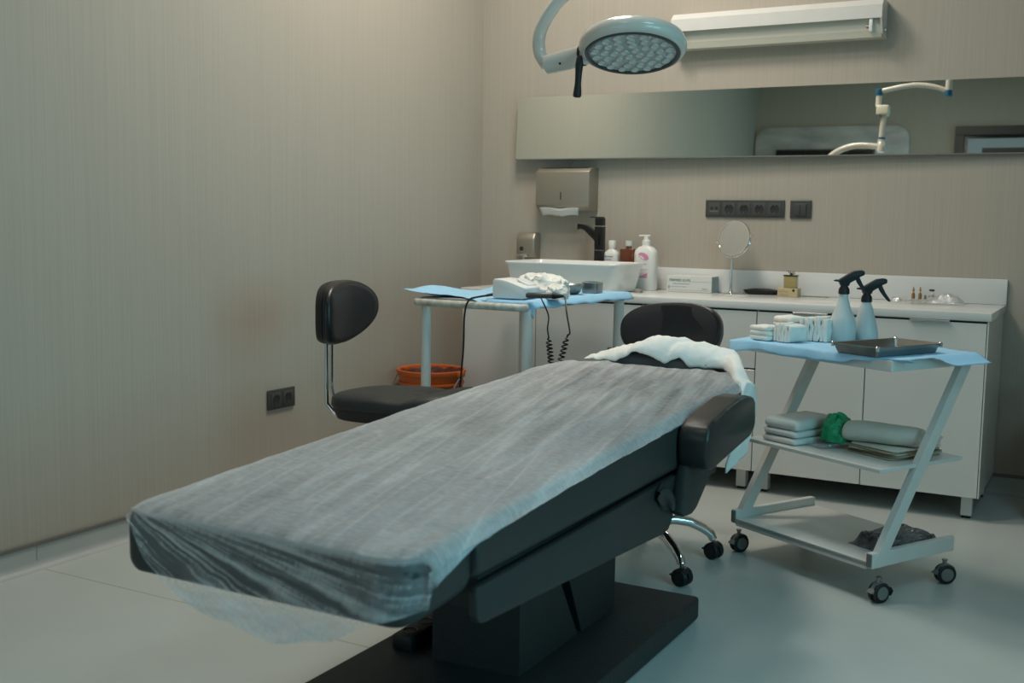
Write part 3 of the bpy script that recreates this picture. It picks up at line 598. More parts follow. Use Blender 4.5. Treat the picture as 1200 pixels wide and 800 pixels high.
# ================================================================ casters
def caster(parent, x, y, r, rz, wm='blackplastic', fork='greyplastic', wide=0.010, twin=True, world=True, hub='greyplastic', brake=False):
    """rz = direction of the wheel axle"""
    T = Matrix.Translation((x, y, 0)) @ Matrix.Rotation(rz, 4, 'Z')
    c = obj('caster', lathe(NB(), [(0.007, r*1.2), (0.007, 2*r+0.012), (0.010, 2*r+0.014), (0.010, 2*r+0.018)], (0, 0, 0), 12, mtx=T), 'steel', parent, world=world)
    if world is False:
        pass
    o = 0.012
    pf = [(o*0.5 + r*1.02*math.cos(math.radians(a)), r + r*1.06*math.sin(math.radians(a))) for a in range(35, 156, 15)] + [(-o-r*0.9, r*1.1), (-o-r*0.5, r*0.95), (o, r*1.3)]
    k = obj('fork', prism(NB(), [(a, b) for a, b in pf], 'x', -wide*1.5, wide*1.5, 0.002, 1, mtx=T), fork, c, world=world)
    for s in (-1, 1):
        wbm = lathe(NB(), [(r*0.30, 0.0), (r*0.86, 0.0), (r, 0.004), (r, wide*1.2), (r*0.90, wide*1.5), (r*0.72, wide*1.5), (r*0.68, wide*1.35), (0, wide*1.35)], (0, 0, 0), 22, 'x',
                    mtx=T @ Matrix.Translation((s*0.004, o*0.3, r)) @ Matrix.Diagonal((s, 1, 1, 1)))
        bmesh.ops.recalc_face_normals(wbm, faces=wbm.faces)
        obj('wheel', wbm, wm, c, world=world)
        hb = lathe(NB(), [(0, 0), (r*0.66, 0), (r*0.66, 0.003), (0, 0.0035)], (0, 0, 0), 18, 'x', mtx=T @ Matrix.Translation((s*(wide*1.35+0.004), o*0.3, r)) @ Matrix.Diagonal((s, 1, 1, 1)))
        bmesh.ops.recalc_face_normals(hb, faces=hb.faces)
        obj('wheel_hub', hb, hub, c, world=world)
    if brake:
        obj('brake_lever', prism(NB(), [(r*0.9, r*1.5), (r*1.5, r*1.35), (r*1.75, r*0.95), (r*1.5, r*0.5), (r*1.35, r*0.55), (r*1.5, r*0.95), (r*1.3, r*1.15), (r*0.9, r*1.2)], 'x', -0.008, 0.008, mtx=T), 'blackplastic', c, world=world)
    return c

# ================================================================ doctor's stools
def stool(label, cx, cy, face, zs, seat_fn, back, grp, phase, fabric, rod):
    """face: direction angle the sitter looks towards"""
    t = thing('rolling_stool', label, 'stool', (cx, cy, 0), 0, grp)
    obj('hub', lathe(NB(), [(0.028, 0.085), (0.036, 0.09), (0.036, 0.14), (0.026, 0.15)], (cx, cy, 0), 20), 'chrome', t)
    obj('gas_column', lathe(NB(), [(0.024, 0.14), (0.024, 0.30), (0.014, 0.302), (0.014, zs-0.05)], (cx, cy, 0), 20), 'chrome', t)
    for k in range(5):
        a = phase + k*2*PI/5; d = Vector((math.cos(a), math.sin(a), 0)); p = Vector((cx, cy, 0))
        pts = [p + d*r + Vector((0, 0, z)) for r, z in ((0.02, 0.135), (0.08, 0.148), (0.15, 0.152), (0.21, 0.142), (0.26, 0.118), (0.292, 0.095), (0.302, 0.074))]
        obj('base_leg', tube(NB(), pts, [0.020, 0.019, 0.0185, 0.018, 0.0175, 0.017, 0.016], 14), 'chrome', t)
        q = p + d*0.303; caster(t, q.x, q.y, 0.031, -1.85, fork='blackplastic', hub='blackplastic', wide=0.014)
    seat_fn(t); back(t); rod(t)
    return t
# --- left stool (seat long, black leatherette)
sx, sy, zs = -2.375, 3.44, 0.582
def seatL(t):
    def ring(s, z, dz):
        pts = []
        for k in range(40):
            a = 2*PI*k/40; c, n_ = math.cos(a), math.sin(a)
            r = 1 / ((abs(c)**2.6 + abs(n_)**2.6)**(1/2.6))
            lx = 0.02 + 0.245*s*r*c + (0.07*s if c > 0 else 0)*c; ly = 0.200*s*r*n_
            up = 0.018*sm((lx-0.06)/0.2)*dz - 0.014*dz*math.exp(-((lx-0.10)/0.035)**2)
            pts.append((sx+lx, sy+ly+lx*0.18, z+up))
        return pts
    bm = NB(); rings_mesh(bm, [ring(0.80, zs-0.095, 0), ring(0.93, zs-0.090, 0), ring(0.985, zs-0.055, 0), ring(0.99, zs-0.050, 0)]); obj('seat_shell', bm, 'blackplastic', t)
    bm = NB(); rings_mesh(bm, [ring(0.99, zs-0.049, 0), ring(1.01, zs-0.04, 0), ring(1.0, zs-0.014, 0.5), ring(0.95, zs-0.003, 0.8), ring(0.85, zs+0.003, 1), ring(0.6, zs+0.006, 1), ring(0.3, zs+0.006, 1), ring(0.05, zs+0.006, 1)])
    obj('seat', bm, 'leather', t, angle=60)
def backL(t):
    # faces right (+x) and a little to the camera: plate in the y-z plane, wide in y
    T = Matrix.Translation((-2.622, 3.40, 0.880)) @ Matrix.Rotation(math.radians(9), 4, 'Z')
    def ring(s, d, cut=0):
        pts = []
        for k in range(40):
            a = 2*PI*k/40; c, n_ = math.cos(a), math.sin(a)
            w_ = 0.200*s*math.copysign(abs(c)**(0.6 if c < 0 else 0.95), c); h = (0.116 if n_ < 0 else 0.116)*s*math.copysign(abs(n_)**(0.6 if c < 0 else 0.9), n_) * (1 - 0.10*max(0, c)) + 0.012*s*c
            curve = 0.10*(w_/0.2)**2*0.35
            pts.append(T @ Vector((d + curve, w_, h)))
        return pts
    bm = NB(); rings_mesh(bm, [ring(0.85, -0.034), ring(0.96, -0.030), ring(1.0, -0.015), ring(1.0, -0.002)]); obj('backrest_shell', bm, 'blackplastic', t)
    bm = NB(); rings_mesh(bm, [ring(1.0, -0.001), ring(1.02, 0.004), ring(1.01, 0.024), ring(0.95, 0.036), ring(0.8, 0.042), ring(0.5, 0.043), ring(0.1, 0.043)])
    obj('backrest', bm, 'blackleather', t, angle=60)
def rodL(t):
    for dy in (-0.025, 0.025):
        obj('back_rod', tube(NB(), [(-2.625-dy*0.3, 3.36+dy, 0.86), (-2.640-dy*0.3, 3.355+dy, 0.78), (-2.645-dy*0.3, 3.36+dy, 0.59), (-2.640, 3.365+dy, 0.53), (-2.61, 3.375+dy, 0.492), (-2.55, 3.385+dy, 0.480), (-2.42, 3.41+dy, 0.478)], 0.0085, 10), 'chrome', t)
stool('black leatherette rolling stool with backrest, left of the bed', sx, sy, 0, zs, seatL, backL, None, 0.3, 'leather', rodL)
# --- right stool (black fabric back)
rx, ry = -1.525, 3.71
def seatR(t):
    def ring(s, z): return [(rx + 0.19*s*math.cos(2*PI*k/36), ry + 0.17*s*math.sin(2*PI*k/36), z) for k in range(36)]
    bm = NB(); rings_mesh(bm, [ring(0.8, 0.40), ring(0.95, 0.405), ring(1.0, 0.43), ring(1.0, 0.45), ring(0.93, 0.462), ring(0.6, 0.467), ring(0.1, 0.468)]); obj('seat', bm, 'leather', t, angle=60)
def backR(t):
    T = Matrix.Translation((-1.535, 4.10, 0.815)) @ Matrix.Rotation(math.radians(-3), 4, 'Y') @ Matrix.Rotation(math.radians(-8), 4, 'X')
    def ring(s, d):
        pts = []
        for k in range(48):
            a = 2*PI*k/48; c, n_ = math.cos(a), math.sin(a)
            x = 0.198*s*math.copysign(abs(c)**0.8, c); z = (0.105 if n_ > 0 else 0.115)*s*math.copysign(abs(n_)**0.85, n_)
            pts.append(T @ Vector((x, d - 0.05*(x/0.21)**2, z)))
        return pts
    bm = NB(); rings_mesh(bm, [ring(0.985, -0.0285), ring(1.01, -0.027), ring(1.03, -0.018), ring(1.03, 0.022), ring(1.0, 0.03), ring(0.5, 0.034), ring(0.1, 0.034)][::-1]); obj('backrest_shell', bm, 'blackleather', t, angle=60)
    bm = NB(); rings_mesh(bm, [ring(0.985, -0.020), ring(0.975, -0.031), ring(0.93, -0.037), ring(0.6, -0.044), ring(0.1, -0.046)]); obj('backrest', bm, 'blackfabric', t, angle=60, label='black woven fabric backrest pad')
def rodR(t):
    for dx in (-0.03, 0.03):
        obj('back_rod', tube(NB(), [(rx+dx, 4.125, 0.85), (rx+dx, 4.12, 0.60), (rx+dx, 4.09, 0.43), (rx+dx, 4.02, 0.385), (rx+dx, 3.75, 0.38)], 0.0085, 10), 'chrome', t)
stool('rolling stool with rounded black fabric back at the bed head', rx, ry, -PI/2, 0.45, seatR, backR, None, math.atan2(3.547-3.71, -1.288+1.525), 'blackfabric', rodR)

# ================================================================ treatment bed
bed = thing('treatment_bed', 'dark grey upholstered treatment bed on a black base', 'treatment bed', (-1.42, 2.75, 0))
BX0, BX1 = -1.838, -1.086
ztab = [(1.62, 0.619), (1.84, 0.631), (2.3, 0.656), (3.0, 0.692), (3.45, 0.709), (3.75, 0.716)]
def ztop(y): return interp(y, ztab)
prism(bp := NB(), [(-1.745, 1.75), (-1.108, 1.75), (-1.108, 3.25), (-1.745, 3.25)], 'z', 0.004, 0.078, 0.012, 2)
obj('base_plate', bp, 'basemat', bed)
bm = NB(); rings_mesh(bm, [[(x, y, z) for x, y, z in ((-1.549, 2.40, z0_), (-1.296, 2.415, z0_), (-1.296, y1, z0_), (-1.549, y1, z0_))] for z0_, y1 in ((0.078, 2.76), (0.30, 2.62), (0.50, 2.47))])
obj('front_pedestal_cover', bm, 'pedmat', bed, smooth=False)
bm = NB(); rings_mesh(bm, [[(x, y, z0_) for x, y in ((-1.549, y0), (-1.296, y0), (-1.296, 3.015), (-1.549, 3.015))] for z0_, y0 in ((0.078, 2.785), (0.30, 2.675), (0.50, 2.56))])
obj('rear_pedestal_cover', bm, 'pedmat', bed, smooth=False)
obj('lift_arm', box(NB(), -1.50, -1.37, 2.48, 2.72, 0.24, 0.27), 'steel', bed, smooth=False)
def pad(y0, y1, x0, x1, zb0, zb1, r=0.032, r_foot=0.05, r_head=0.02, n=26):
    rings = []
    for j in range(n+1):
        t_ = j/n; t_ = 0.5 - 0.5*math.cos(PI*t_)
        y = y0 + (y1-y0)*t_
        # plan rounding
        ins = 0
        if y-y0 < r_foot: ins = r_foot - math.sqrt(max(0, r_foot**2 - (r_foot-(y-y0))**2))
        if y1-y < r_head: ins = max(ins, r_head - math.sqrt(max(0, r_head**2 - (r_head-(y1-y))**2)))
        e = min(y-y0, y1-y); rv = 0.03; dz = 0 if e > rv else rv - math.sqrt(max(0, rv**2-(rv-e)**2))
        zt = ztop(y) - dz*0.8; zb = zb0 + (zb1-zb0)*t_ + dz*0.5
        cx, hx = (x0+x1)/2, (x1-x0)/2 - ins*0.85; cz, hz = (zt+zb)/2, (zt-zb)/2
        rings.append([(cx+a, y, cz+b) for a, b in rrect(hx, hz, min(r, hz*0.9), 5)])
    bm = NB(); rings_mesh(bm, rings); return bm
obj('foot_cushion', pad(1.62, 1.838, BX0+0.004, BX1-0.012, 0.484, 0.500, r_foot=0.055, r_head=0.004, n=18), 'bedleather', bed, angle=60)
obj('main_cushion', pad(1.842, 3.74, BX0, BX1, 0.520, 0.535, r_foot=0.004, r_head=0.16, n=40), 'bedleather', bed, angle=60)
def skirt(xa, xb):
    pl = [(1.846, 0.512), (1.842, 0.50), (1.846, 0.45), (1.856, 0.436), (1.875, 0.430), (2.53, 0.392), (2.86, 0.372), (2.90, 0.376), (2.93, 0.40), (2.946, 0.475), (2.946, 0.524)]
    return prism(NB(), pl, 'x', xa, xb, 0.006, 2)
obj('side_skirt', skirt(BX1-0.022, BX1), 'bedleather', bed)
obj('side_skirt', skirt(BX0, BX0+0.022), 'bedleather', bed)
obj('under_frame', box(NB(), BX0+0.03, BX1-0.03, 1.90, 3.40, 0.44, 0.516, 0.01), 'basemat', bed)
# armrest
def armpad():
    pl = [(2.935, 0.57), (2.95, 0.548), (2.99, 0.540), (3.33, 0.578), (3.37, 0.595), (3.385, 0.62), (3.375, 0.69), (3.355, 0.703), (3.30, 0.714), (3.22, 0.716), (3.10, 0.702), (2.99, 0.684), (2.945, 0.667), (2.93, 0.635)]
    return prism(NB(), pl, 'x', -1.082, -0.990, 0.014, 3)
obj('armrest', armpad(), 'armleather', bed, label='thick padded grey armrest', angle=60)
obj('armrest_support', prism(NB(), [(2.955, 0.57), (3.22, 0.57), (3.145, 0.49), (3.03, 0.415), (2.99, 0.405), (2.93, 0.41), (2.895, 0.43), (2.925, 0.50)], 'x', -1.084, -1.050, 0.008, 2), 'bedleather', bed)
# bunched strap hanging in the gap
def knot(u, v):
    a = 2*PI*u; r = 0.026*math.sin(PI*(0.1+0.8*v))*(1+0.3*math.sin(3*a+4*v))
    return (-1.075 + r*math.cos(a)*0.6, 2.78 + 0.13*v + r*math.sin(a)*0.5, 0.505 - 0.05*v + r*math.sin(a) + 0.01*math.sin(6*v))
bm = NB(); grid(bm, knot, 18, 14, True); obj('gathered_cover_fold', bm, 'bedleather', bed)
# headrest
bm = NB(); rings_mesh(bm, [[(-1.47+a, 3.855+b*0.9, z) for a, b in rrect(0.23*s, 0.115*s, 0.06*s, 6)] for s, z in ((0.85, 0.665), (0.98, 0.675), (1.0, 0.70), (1.0, 0.735), (0.95, 0.752), (0.8, 0.760), (0.3, 0.757))])
obj('headrest', bm, 'greyvinyl', bed, angle=60)
obj('headrest_bar', tube(NB(), [(-1.47, 3.70, 0.60), (-1.47, 3.84, 0.64), (-1.47, 3.86, 0.67)], 0.012, 10), 'steel', bed)

# ---- disposable sheet
zedge = [(1.60, 0.523), (1.66, 0.545), (1.70, 0.566), (1.84, 0.606), (2.28, 0.640), (3.0, 0.668), (3.43, 0.686), (3.75, 0.700)]
zhang = [(-1.90, 0.600), (-1.815, 0.600), (-1.785, 0.594), (-1.755, 0.572), (-1.724, 0.535), (-1.665, 0.490), (-1.573, 0.451), (-1.47, 0.440), (-1.375, 0.425), (-1.243, 0.460), (-1.155, 0.505), (-1.08, 0.526)]
NXs, NYt, NYo, NE = 96, 150, 34, 8
def fold(x, y):
    s = (x*0.95 + (y-2.5)*0.17)
    a = sm((y-2.2)/1.0); z = 0.0
    z += 0.0045*abs(nz(s*11, y*0.9, 1.3))*(0.4+a)
    z += 0.0035*abs(nz(s*24+5, y*1.3, 8.1))
    z += 0.0022*nz(x*30, y*14, 4)
    z += 0.0020*abs(nz(x*60+y*10, y*26, 9))*(1-0.5*a)
    # long soft pleats towards the right edge and left far side
    z += 0.006*math.exp(-((s-(-1.46*0.95 + 0.02))/0.02)**2)*a + 0.005*math.exp(-((x + 1.20 - (y-3.4)*0.10)/0.018)**2)*sm((y-2.0)/0.8)
    z += 0.004*math.exp(-((x + 1.32 - (y-3.6)*0.16)/0.022)**2)*sm((y-2.4)/0.8)
    z += 0.004*max(0, math.sin((x*1.0+y*0.22)*70))*sm((y-3.0)/0.5)*sm((-1.5-x)/0.2)
    return z
def yhead(x):
    e = max(0, (x - (BX1-0.16))/0.16); f = max(0, ((BX0+0.16)-x)/0.16)
    return 3.715 - 0.15*(1-math.sqrt(max(0, 1-min(1, e)**2))) - 0.12*(1-math.sqrt(max(0, 1-min(1, f)**2))) + 0.012*nz(x*18, 3)
def yfoot(x):
    r = 0.075; f = max(0, (BX0+r-x)/r); g = max(0, (x-(BX1-0.012-r))/r)
    return 1.605 + r*(1-math.sqrt(max(0, 1-min(1, f)**2))) + 0.8*r*(1-math.sqrt(max(0, 1-min(1, g)**2)))
def fan(x, z): return math.atan2(0.66-z, x+1.90), math.hypot(0.66-z, x+1.90)
def sheetpt(i, j):
    k = max(0, i-(NXs-1))                       # side-hang columns
    u = min(i, NXs-1)/(NXs-1)
    x = BX0-0.003 + (BX1+0.003-(BX0-0.003))*u
    yh, yf_ = yhead(x), yfoot(x)
    t = min(j, NYt-1)/(NYt-1); y = yh + (yf_+0.02-yh)*t
    rr = 0.032
    dl = x-(BX0-0.003); dr = (BX1+0.003)-x
    drop = 0
    for d in (dl, dr):
        if d < rr: drop = max(drop, rr - math.sqrt(max(0, rr**2-(rr-d)**2)))
    z = ztop(y) + 0.004 + fold(x, y) - min(drop, 0.026)
    # small roll-over at the foot
    e = y - yf_
    if j >= NYt-1 or e < 0.05:
        q = max(0, min(0.05, e)); z -= 0.028 - math.sqrt(max(0, 0.05**2-(0.05-q)**2))*0.56
    fold_k = k/NE
    if j <= NYt-1:
        if k:
            ze = interp(y, zedge); z = z + (ze - z)*fold_k
            x = BX1+0.004 + 0.003*nz(y*20, k*0.4) + 0.002
        return Vector((x, y, z))
    s = (j-(NYt-1))/NYo
    zb = interp(x, zhang) + 0.004*nz(x*25, 0.5)
    zt = z
    zz = zt + (zb-zt)*s
    th_ = fan(x, zz)[0]; wob = -0.007*abs(math.sin(th_*13 + 1.5*nz(x*8, zz*8)))*min(1, s*4)*sm((-1.12-x)/0.15) + 0.010*s*nz(x*22+s*9, s*5)+0.006*math.sin((x*62 + s*9))*s*sm((BX1-0.08-x)/0.1)
    wob += 0.010*abs(nz(x*9 + s*5.0, s*2+x*4, 7))*s
    yy = yf_ + 0.016*(1-s) - 0.004 - wob*0.6 - 0.02*s*sm((x+1.80)/0.1)*sm((BX1-x)/0.15)
    if k:
        ze = interp(y, zedge); z1 = zt + (ze-zt)*fold_k
        zz = min(z1, zz); yy = yf_ - 0.004*(1-fold_k) + 0.03*fold_k*(1-s) ; x = BX1+0.002
    return Vector((x, yy, zz))
bm = NB(); NI, NJ = NXs+NE, NYt+NYo
V = [[bm.verts.new(sheetpt(i, j)) for j in range(NJ)] for i in range(NI)]
for i in range(NI-1):
    for j in range(NJ-1): bm.faces.new((V[i][j], V[i][j+1], V[i+1][j+1], V[i+1][j]))
sheet = obj('disposable_sheet', bm, 'sheet', angle=180)
me = sheet.data; uvl = me.uv_layers.new(name='weave'); pl_ = me.attributes.new('pleat', 'FLOAT', 'POINT')
uvv = []
for idx, v in enumerate(me.vertices):
    j = idx % NJ; x, y, z = v.co
    if j > NYt-1:
        a, rr_ = fan(x, z); uvv.append((a*1.15+4, rr_*1.2)); pl_.data[idx].value = sm((j-NYt+1)/5)*(-0.45+1.45*sm((z-0.465)/0.06))
    else:
        e = sm((y-1.60)/0.12); uvv.append(((x*0.95+(y-2.5)*0.17), y)); pl_.data[idx].value = 0.30*(1-e) + 0.27*sm((y-2.3)/1.0)*sm((x+1.80)/0.25)
for lp in me.loops: uvl.data[lp.index].uv = uvv[lp.vertex_index]
tag(sheet, 'thin see-through white nonwoven sheet spread over the treatment bed', 'sheet')

# ---- white drape bunched over the head end
zf = [(-1.74, 0.722), (-1.64, 0.722), (-1.60, 0.735), (-1.55, 0.764), (-1.49, 0.754), (-1.45, 0.738), (-1.41, 0.742), (-1.375, 0.752), (-1.35, 0.722), (-1.24, 0.726), (-1.15, 0.715), (-1.09, 0.69)]
zp = [(-1.76, 0.725), (-1.66, 0.760), (-1.57, 0.785), (-1.51, 0.812), (-1.46, 0.818), (-1.40, 0.808), (-1.32, 0.798), (-1.22, 0.775), (-1.14, 0.745), (-1.09, 0.71)]
def drape(u, v):
    if u < 0.74:
        x = -1.76 + (0.68)*(u/0.74); s = 0
    else:
        x = -1.08; s = (u-0.74)/0.26
    yb = 3.745 - 0.02*math.sin((x+1.7)*9) - 0.23*sm((x+1.24)/0.16)
    yb2 = 4.02 - 0.34*sm((x+1.27)/0.19)
    a, b = interp(x, zf), interp(x, zp)
    if v < 0.35: q = v/0.35; z = a + (b-a)*math.sin(q*PI/2); y = yb + 0.075*q*q
    else: q = (v-0.35)/0.65; z = b - (b-0.60)*q**2; y = yb + 0.075 + (yb2-yb-0.075)*math.sin(q*PI/2)
    z += 0.009*nz(x*16, y*16, 2) + 0.009*abs(nz(x*34, y*24, 6)) + 0.004*abs(nz(x*80, y*60, 9)) + 0.012*math.exp(-((x+1.395-(y-3.8)*0.5)/0.012)**2)*-1
    if s > 0:
        z = z*(1-s) + (0.452 + 0.03*v)*s; x = -1.080 + 0.012*math.sin(s*PI*0.8) + 0.008*nz(s*6, y*18)
        y = y - 0.06*s*(1-v) - 0.115*min(1, s*2.2)
        if z > 0.60: x = min(x, -1.066)
    return (x, y, z)
bm = NB(); grid(bm, drape, 110, 40)
tag(solid(obj('white_drape', bm, 'whitecloth', angle=180), 0.007), 'thick white cloth bunched over the head of the bed', 'cloth')

# ---- power strip lying on the base
t = thing('power_strip', 'black power strip lying on the bed base under foot end', 'power strip', (-1.66, 2.5, 0.078))
PM = Matrix.Translation((-1.655, 2.57, 0.0782)) @ Matrix.Rotation(math.radians(2), 4, 'Z')
obj('housing', box(NB(), -0.030, 0.030, -0.17, 0.17, 0, 0.042, 0.006, mtx=PM), 'blackplastic', t)
for k in range(4):
    s_ = obj('socket_ring', lathe(NB(), [(0.019, 0.0), (0.022, 0.0), (0.022, 0.003), (0.019, 0.003)], (0, -0.125+k*0.083, 0.0415), 20, closed=True, mtx=PM), 'darkplastic', t)

# ================================================================ left trolley
tl = thing('instrument_trolley', 'white tube trolley with flat top left of the bed', 'trolley', (-2.36, 4.38, 0))
TL = {'fl': (-2.625, 4.00), 'fr': (-2.135, 4.00), 'br': (-2.065, 4.77), 'bl': (-2.575, 4.79)}
for k, (x, y) in TL.items():
    obj('leg', tube(NB(), [(x, y, 0.075), (x, y, 0.872)], 0.024 if k != 'fl' else 0.021, 14), 'whitemetal', tl)
    caster(tl, x, y, 0.030, 0.4)
obj('tray_top', prism(NB(), [(-2.66, 4.005), (-2.125, 4.005), (-2.045, 4.80), (-2.60, 4.82)], 'z', 0.872, 0.900, 0.004, 1), 'greytray', tl)
obj('lower_shelf', prism(NB(), [(-2.61, 4.02), (-2.15, 4.02), (-2.08, 4.75), (-2.56, 4.77)], 'z', 0.20, 0.215), 'greytray', tl, smooth=False)
obj('push_rail', tube(NB(), [(-2.655, 4.06, 0.880), (-2.665, 3.985, 0.880), (-2.645, 3.965, 0.880), (-2.40, 3.962, 0.880), (-2.15, 3.962, 0.880), (-2.125, 3.985, 0.880)], 0.0155, 14), 'wornwhite', tl, label='chipped white painted push rail')
obj('shelf_clip', box(NB(), -2.105, -2.09, 4.74, 4.76, 0.60, 0.65), 'steel', tl, smooth=False)
def cloth(name, label, outline_fn, nu, nv, m, thick=0.0015, cat='drape'):
    bm = NB(); grid(bm, outline_fn, nu, nv); return tag(solid(obj(name, bm, m, angle=180), thick), label, cat)
# blue drape over left trolley
def bd(u, v):
    # u: left->right, v: front->back
    fx0, fx1 = -2.70 + 0.02*v, -2.105 + 0.080*v
    x = fx0 + (fx1-fx0)*u; y = 3.985 + 0.86*v
    z = 0.9035 + 0.004*abs(nz(x*12, y*9)) + 0.0015*nz(x*40, y*40)
    el = sm((0.12-u)/0.12)                     # left corner lifted and sticking out
    z += el*(0.012 + 0.02*math.sin(v*7)) ; x -= el*0.035*(1-v*0.3)
    er = sm((u-0.965)/0.035); z -= er*(0.028 + 0.015*nz(v*8, 2)); x += er*0.004
    ef = sm((0.10-v)/0.10)
    z += ef*(0.012*sm((0.45-u)/0.3)); y += 0.05*sm((u-0.15)/0.2)*sm((0.52-u)/0.15)*ef
    hq = sm((u-0.50)/0.18); z += 0.001
    if v < 0.09: qv = (0.09-v)/0.09; y = y*(1-hq) + hq*(3.998 - 0.006*math.sin(qv*PI/2)); z -= hq*qv*(0.040 + 0.012*nz(u*9, 3))
    z += 0.018*math.exp(-((u-0.28)/0.08)**2)*sm((v-0.5)/0.4)
    return (x, y, z)
cloth('blue_drape', 'light blue disposable drape over the left trolley', bd, 70, 60, 'bluedrape')
# white device (wedge with curved top)
t = thing('dental_motor_unit', 'white wedge-shaped device with curved top on left trolley', 'device', (-2.28, 4.09, 0.905))
pl = [(-2.318, 0.9095), (-2.180, 0.9095), (-2.176, 0.914), (-2.168, 0.952), (-2.173, 0.957), (-2.21, 0.969), (-2.25, 0.982), (-2.28, 0.988), (-2.312, 0.990), (-2.320, 0.980), (-2.320, 0.92)]
DM = Matrix.Translation((-2.2, 4.10, 0)) @ Matrix.Rotation(math.radians(4), 4, 'Z') @ Matrix.Translation((2.2, -4.10, 0))
obj('housing', prism(NB(), pl, 'y', 4.035, 4.185, 0.004, 2, mtx=DM), 'device', t, angle=50)
obj('raised_lid', prism(NB(), [(-2.24, 0.982), (-2.185, 0.958), (-2.185, 0.966), (-2.24, 0.990)], 'y', 4.10, 4.18, 0.002, 1, mtx=DM), 'device', t)
obj('socket_plug', tube(NB(), [(-2.345, 4.03, 0.918), (-2.330, 4.055, 0.922), (-2.312, 4.07, 0.926)], 0.006, 8), 'blackplastic', t)
# gauze pile beside the device
def lump(cx, cy, z0, rx_, ry_, h, seed, amp=0.25, n=(44, 22), sharp=2.4, rz=0):
    def f(u, v):
        a = 2*PI*u; ph = v*PI*0.5; c, s = math.cos(a), math.sin(a)
        r = math.cos(ph)**(1/sharp) if v < 1 else 0
        d = 1 + amp*nz(c*2.2+seed, s*2.2, v*3+seed) + amp*0.4*nz(c*7+seed, s*7, v*8)
        x = rx_*r*c*d; y = ry_*r*s*d; z = h*math.sin(ph)**0.8*(1+amp*nz(c*3, s*3+seed, v*2))
        return (cx + x*math.cos(rz)-y*math.sin(rz), cy + x*math.sin(rz)+y*math.cos(rz), z0+z)
    bm = NB(); grid(bm, f, n[0], n[1], True); bmesh.ops.remove_doubles(bm, verts=bm.verts, dist=1e-5); bmesh.ops.recalc_face_normals(bm, faces=bm.faces); return bm
tag(obj('gauze_heap', lump(-2.225, 4.315, 0.908, 0.115, 0.080, 0.088, 3.0, 0.30), 'gauze', angle=180), 'crumpled white gauze heap behind device on left trolley', 'gauze')
tag(obj('gauze_pad', lump(-2.085, 4.165, 0.908, 0.045, 0.045, 0.056, 9.0, 0.35), 'gauze', angle=180), 'folded white gauze pad behind the black handpiece', 'gauze')
# handpiece and cords
t = thing('handpiece', 'black handpiece with coiled cord at right edge of left trolley', 'handpiece', (-2.02, 4.03, 0.91))
hp0, hp1 = Vector((-2.125, 3.985, 0.931)), Vector((-2.030, 4.015, 0.933)); hp2 = Vector((-1.985, 4.030, 0.932))
obj('barrel', tube(NB(), [hp0-(hp1-hp0)*0.08, hp0, hp1, hp1 + (hp2-hp1)*0.2], [0.008, 0.012, 0.012, 0.007], 12), 'socketface', t)
obj('nose_cone', tube(NB(), [hp1, hp1 + (hp2-hp1)*0.15, hp2], [0.014, 0.014, 0.005], 12), 'blackplastic', t)
def cord(pts, coil, cr=0.0035, R=0.012, turns=12):
    out = [Vector(p) for p in pts]
    n = turns*10; a, b = Vector(coil[0]), Vector(coil[1])
    for i in range(n+1):
        q = i/n; th_ = 2*PI*turns*q; ramp = min(1, q*8)
        out.append(a.lerp(b, q) + Vector((math.cos(th_)*R*ramp, math.sin(th_)*R*ramp, 0)))
    return tube(NB(), out, cr, 6)
def bez(p, n=8):
    P = [Vector(x) for x in p]; out = []
    for i in range(len(P)-1):
        p0, p1, p2, p3 = P[max(i-1, 0)], P[i], P[i+1], P[min(i+2, len(P)-1)]
        for k in range(n):
            s = k/n; out.append(0.5*((2*p1) + (p2-p0)*s + (2*p0-5*p1+4*p2-p3)*s*s + (3*p1-p0-3*p2+p3)*s**3))
    out.append(P[-1]); return out
obj('coiled_cord', cord(bez([(-2.07, 3.99, 0.924), (-2.030, 3.93, 0.915), (-2.000, 3.925, 0.86), (-2.003, 3.925, 0.81), (-1.998, 3.925, 0.778)]), ((-1.998, 3.925, 0.775), (-1.975, 3.925, 0.60)), 0.0034, 0.0105, 12), 'cablemat', t)
obj('coiled_cord', cord(bez([(-1.99, 4.03, 0.932), (-1.955, 3.98, 0.925), (-1.922, 3.93, 0.87), (-1.905, 3.925, 0.80), (-1.915, 3.925, 0.788)]), ((-1.915, 3.925, 0.785), (-1.965, 3.925, 0.60)), 0.0034, 0.0105, 11), 'cablemat', t)
tag(obj('power_cable', tube(NB(), bez([(-2.318, 4.035, 0.921), (-2.35, 3.965, 0.915), (-2.375, 3.935, 0.90), (-2.388, 3.925, 0.84), (-2.392, 3.925, 0.70), (-2.405, 3.92, 0.50), (-2.41, 3.93, 0.28), (-2.40, 4.0, 0.223)]), 0.0042, 8), 'cablemat'), 'thin black power cable hanging down front of left trolley', 'cable')
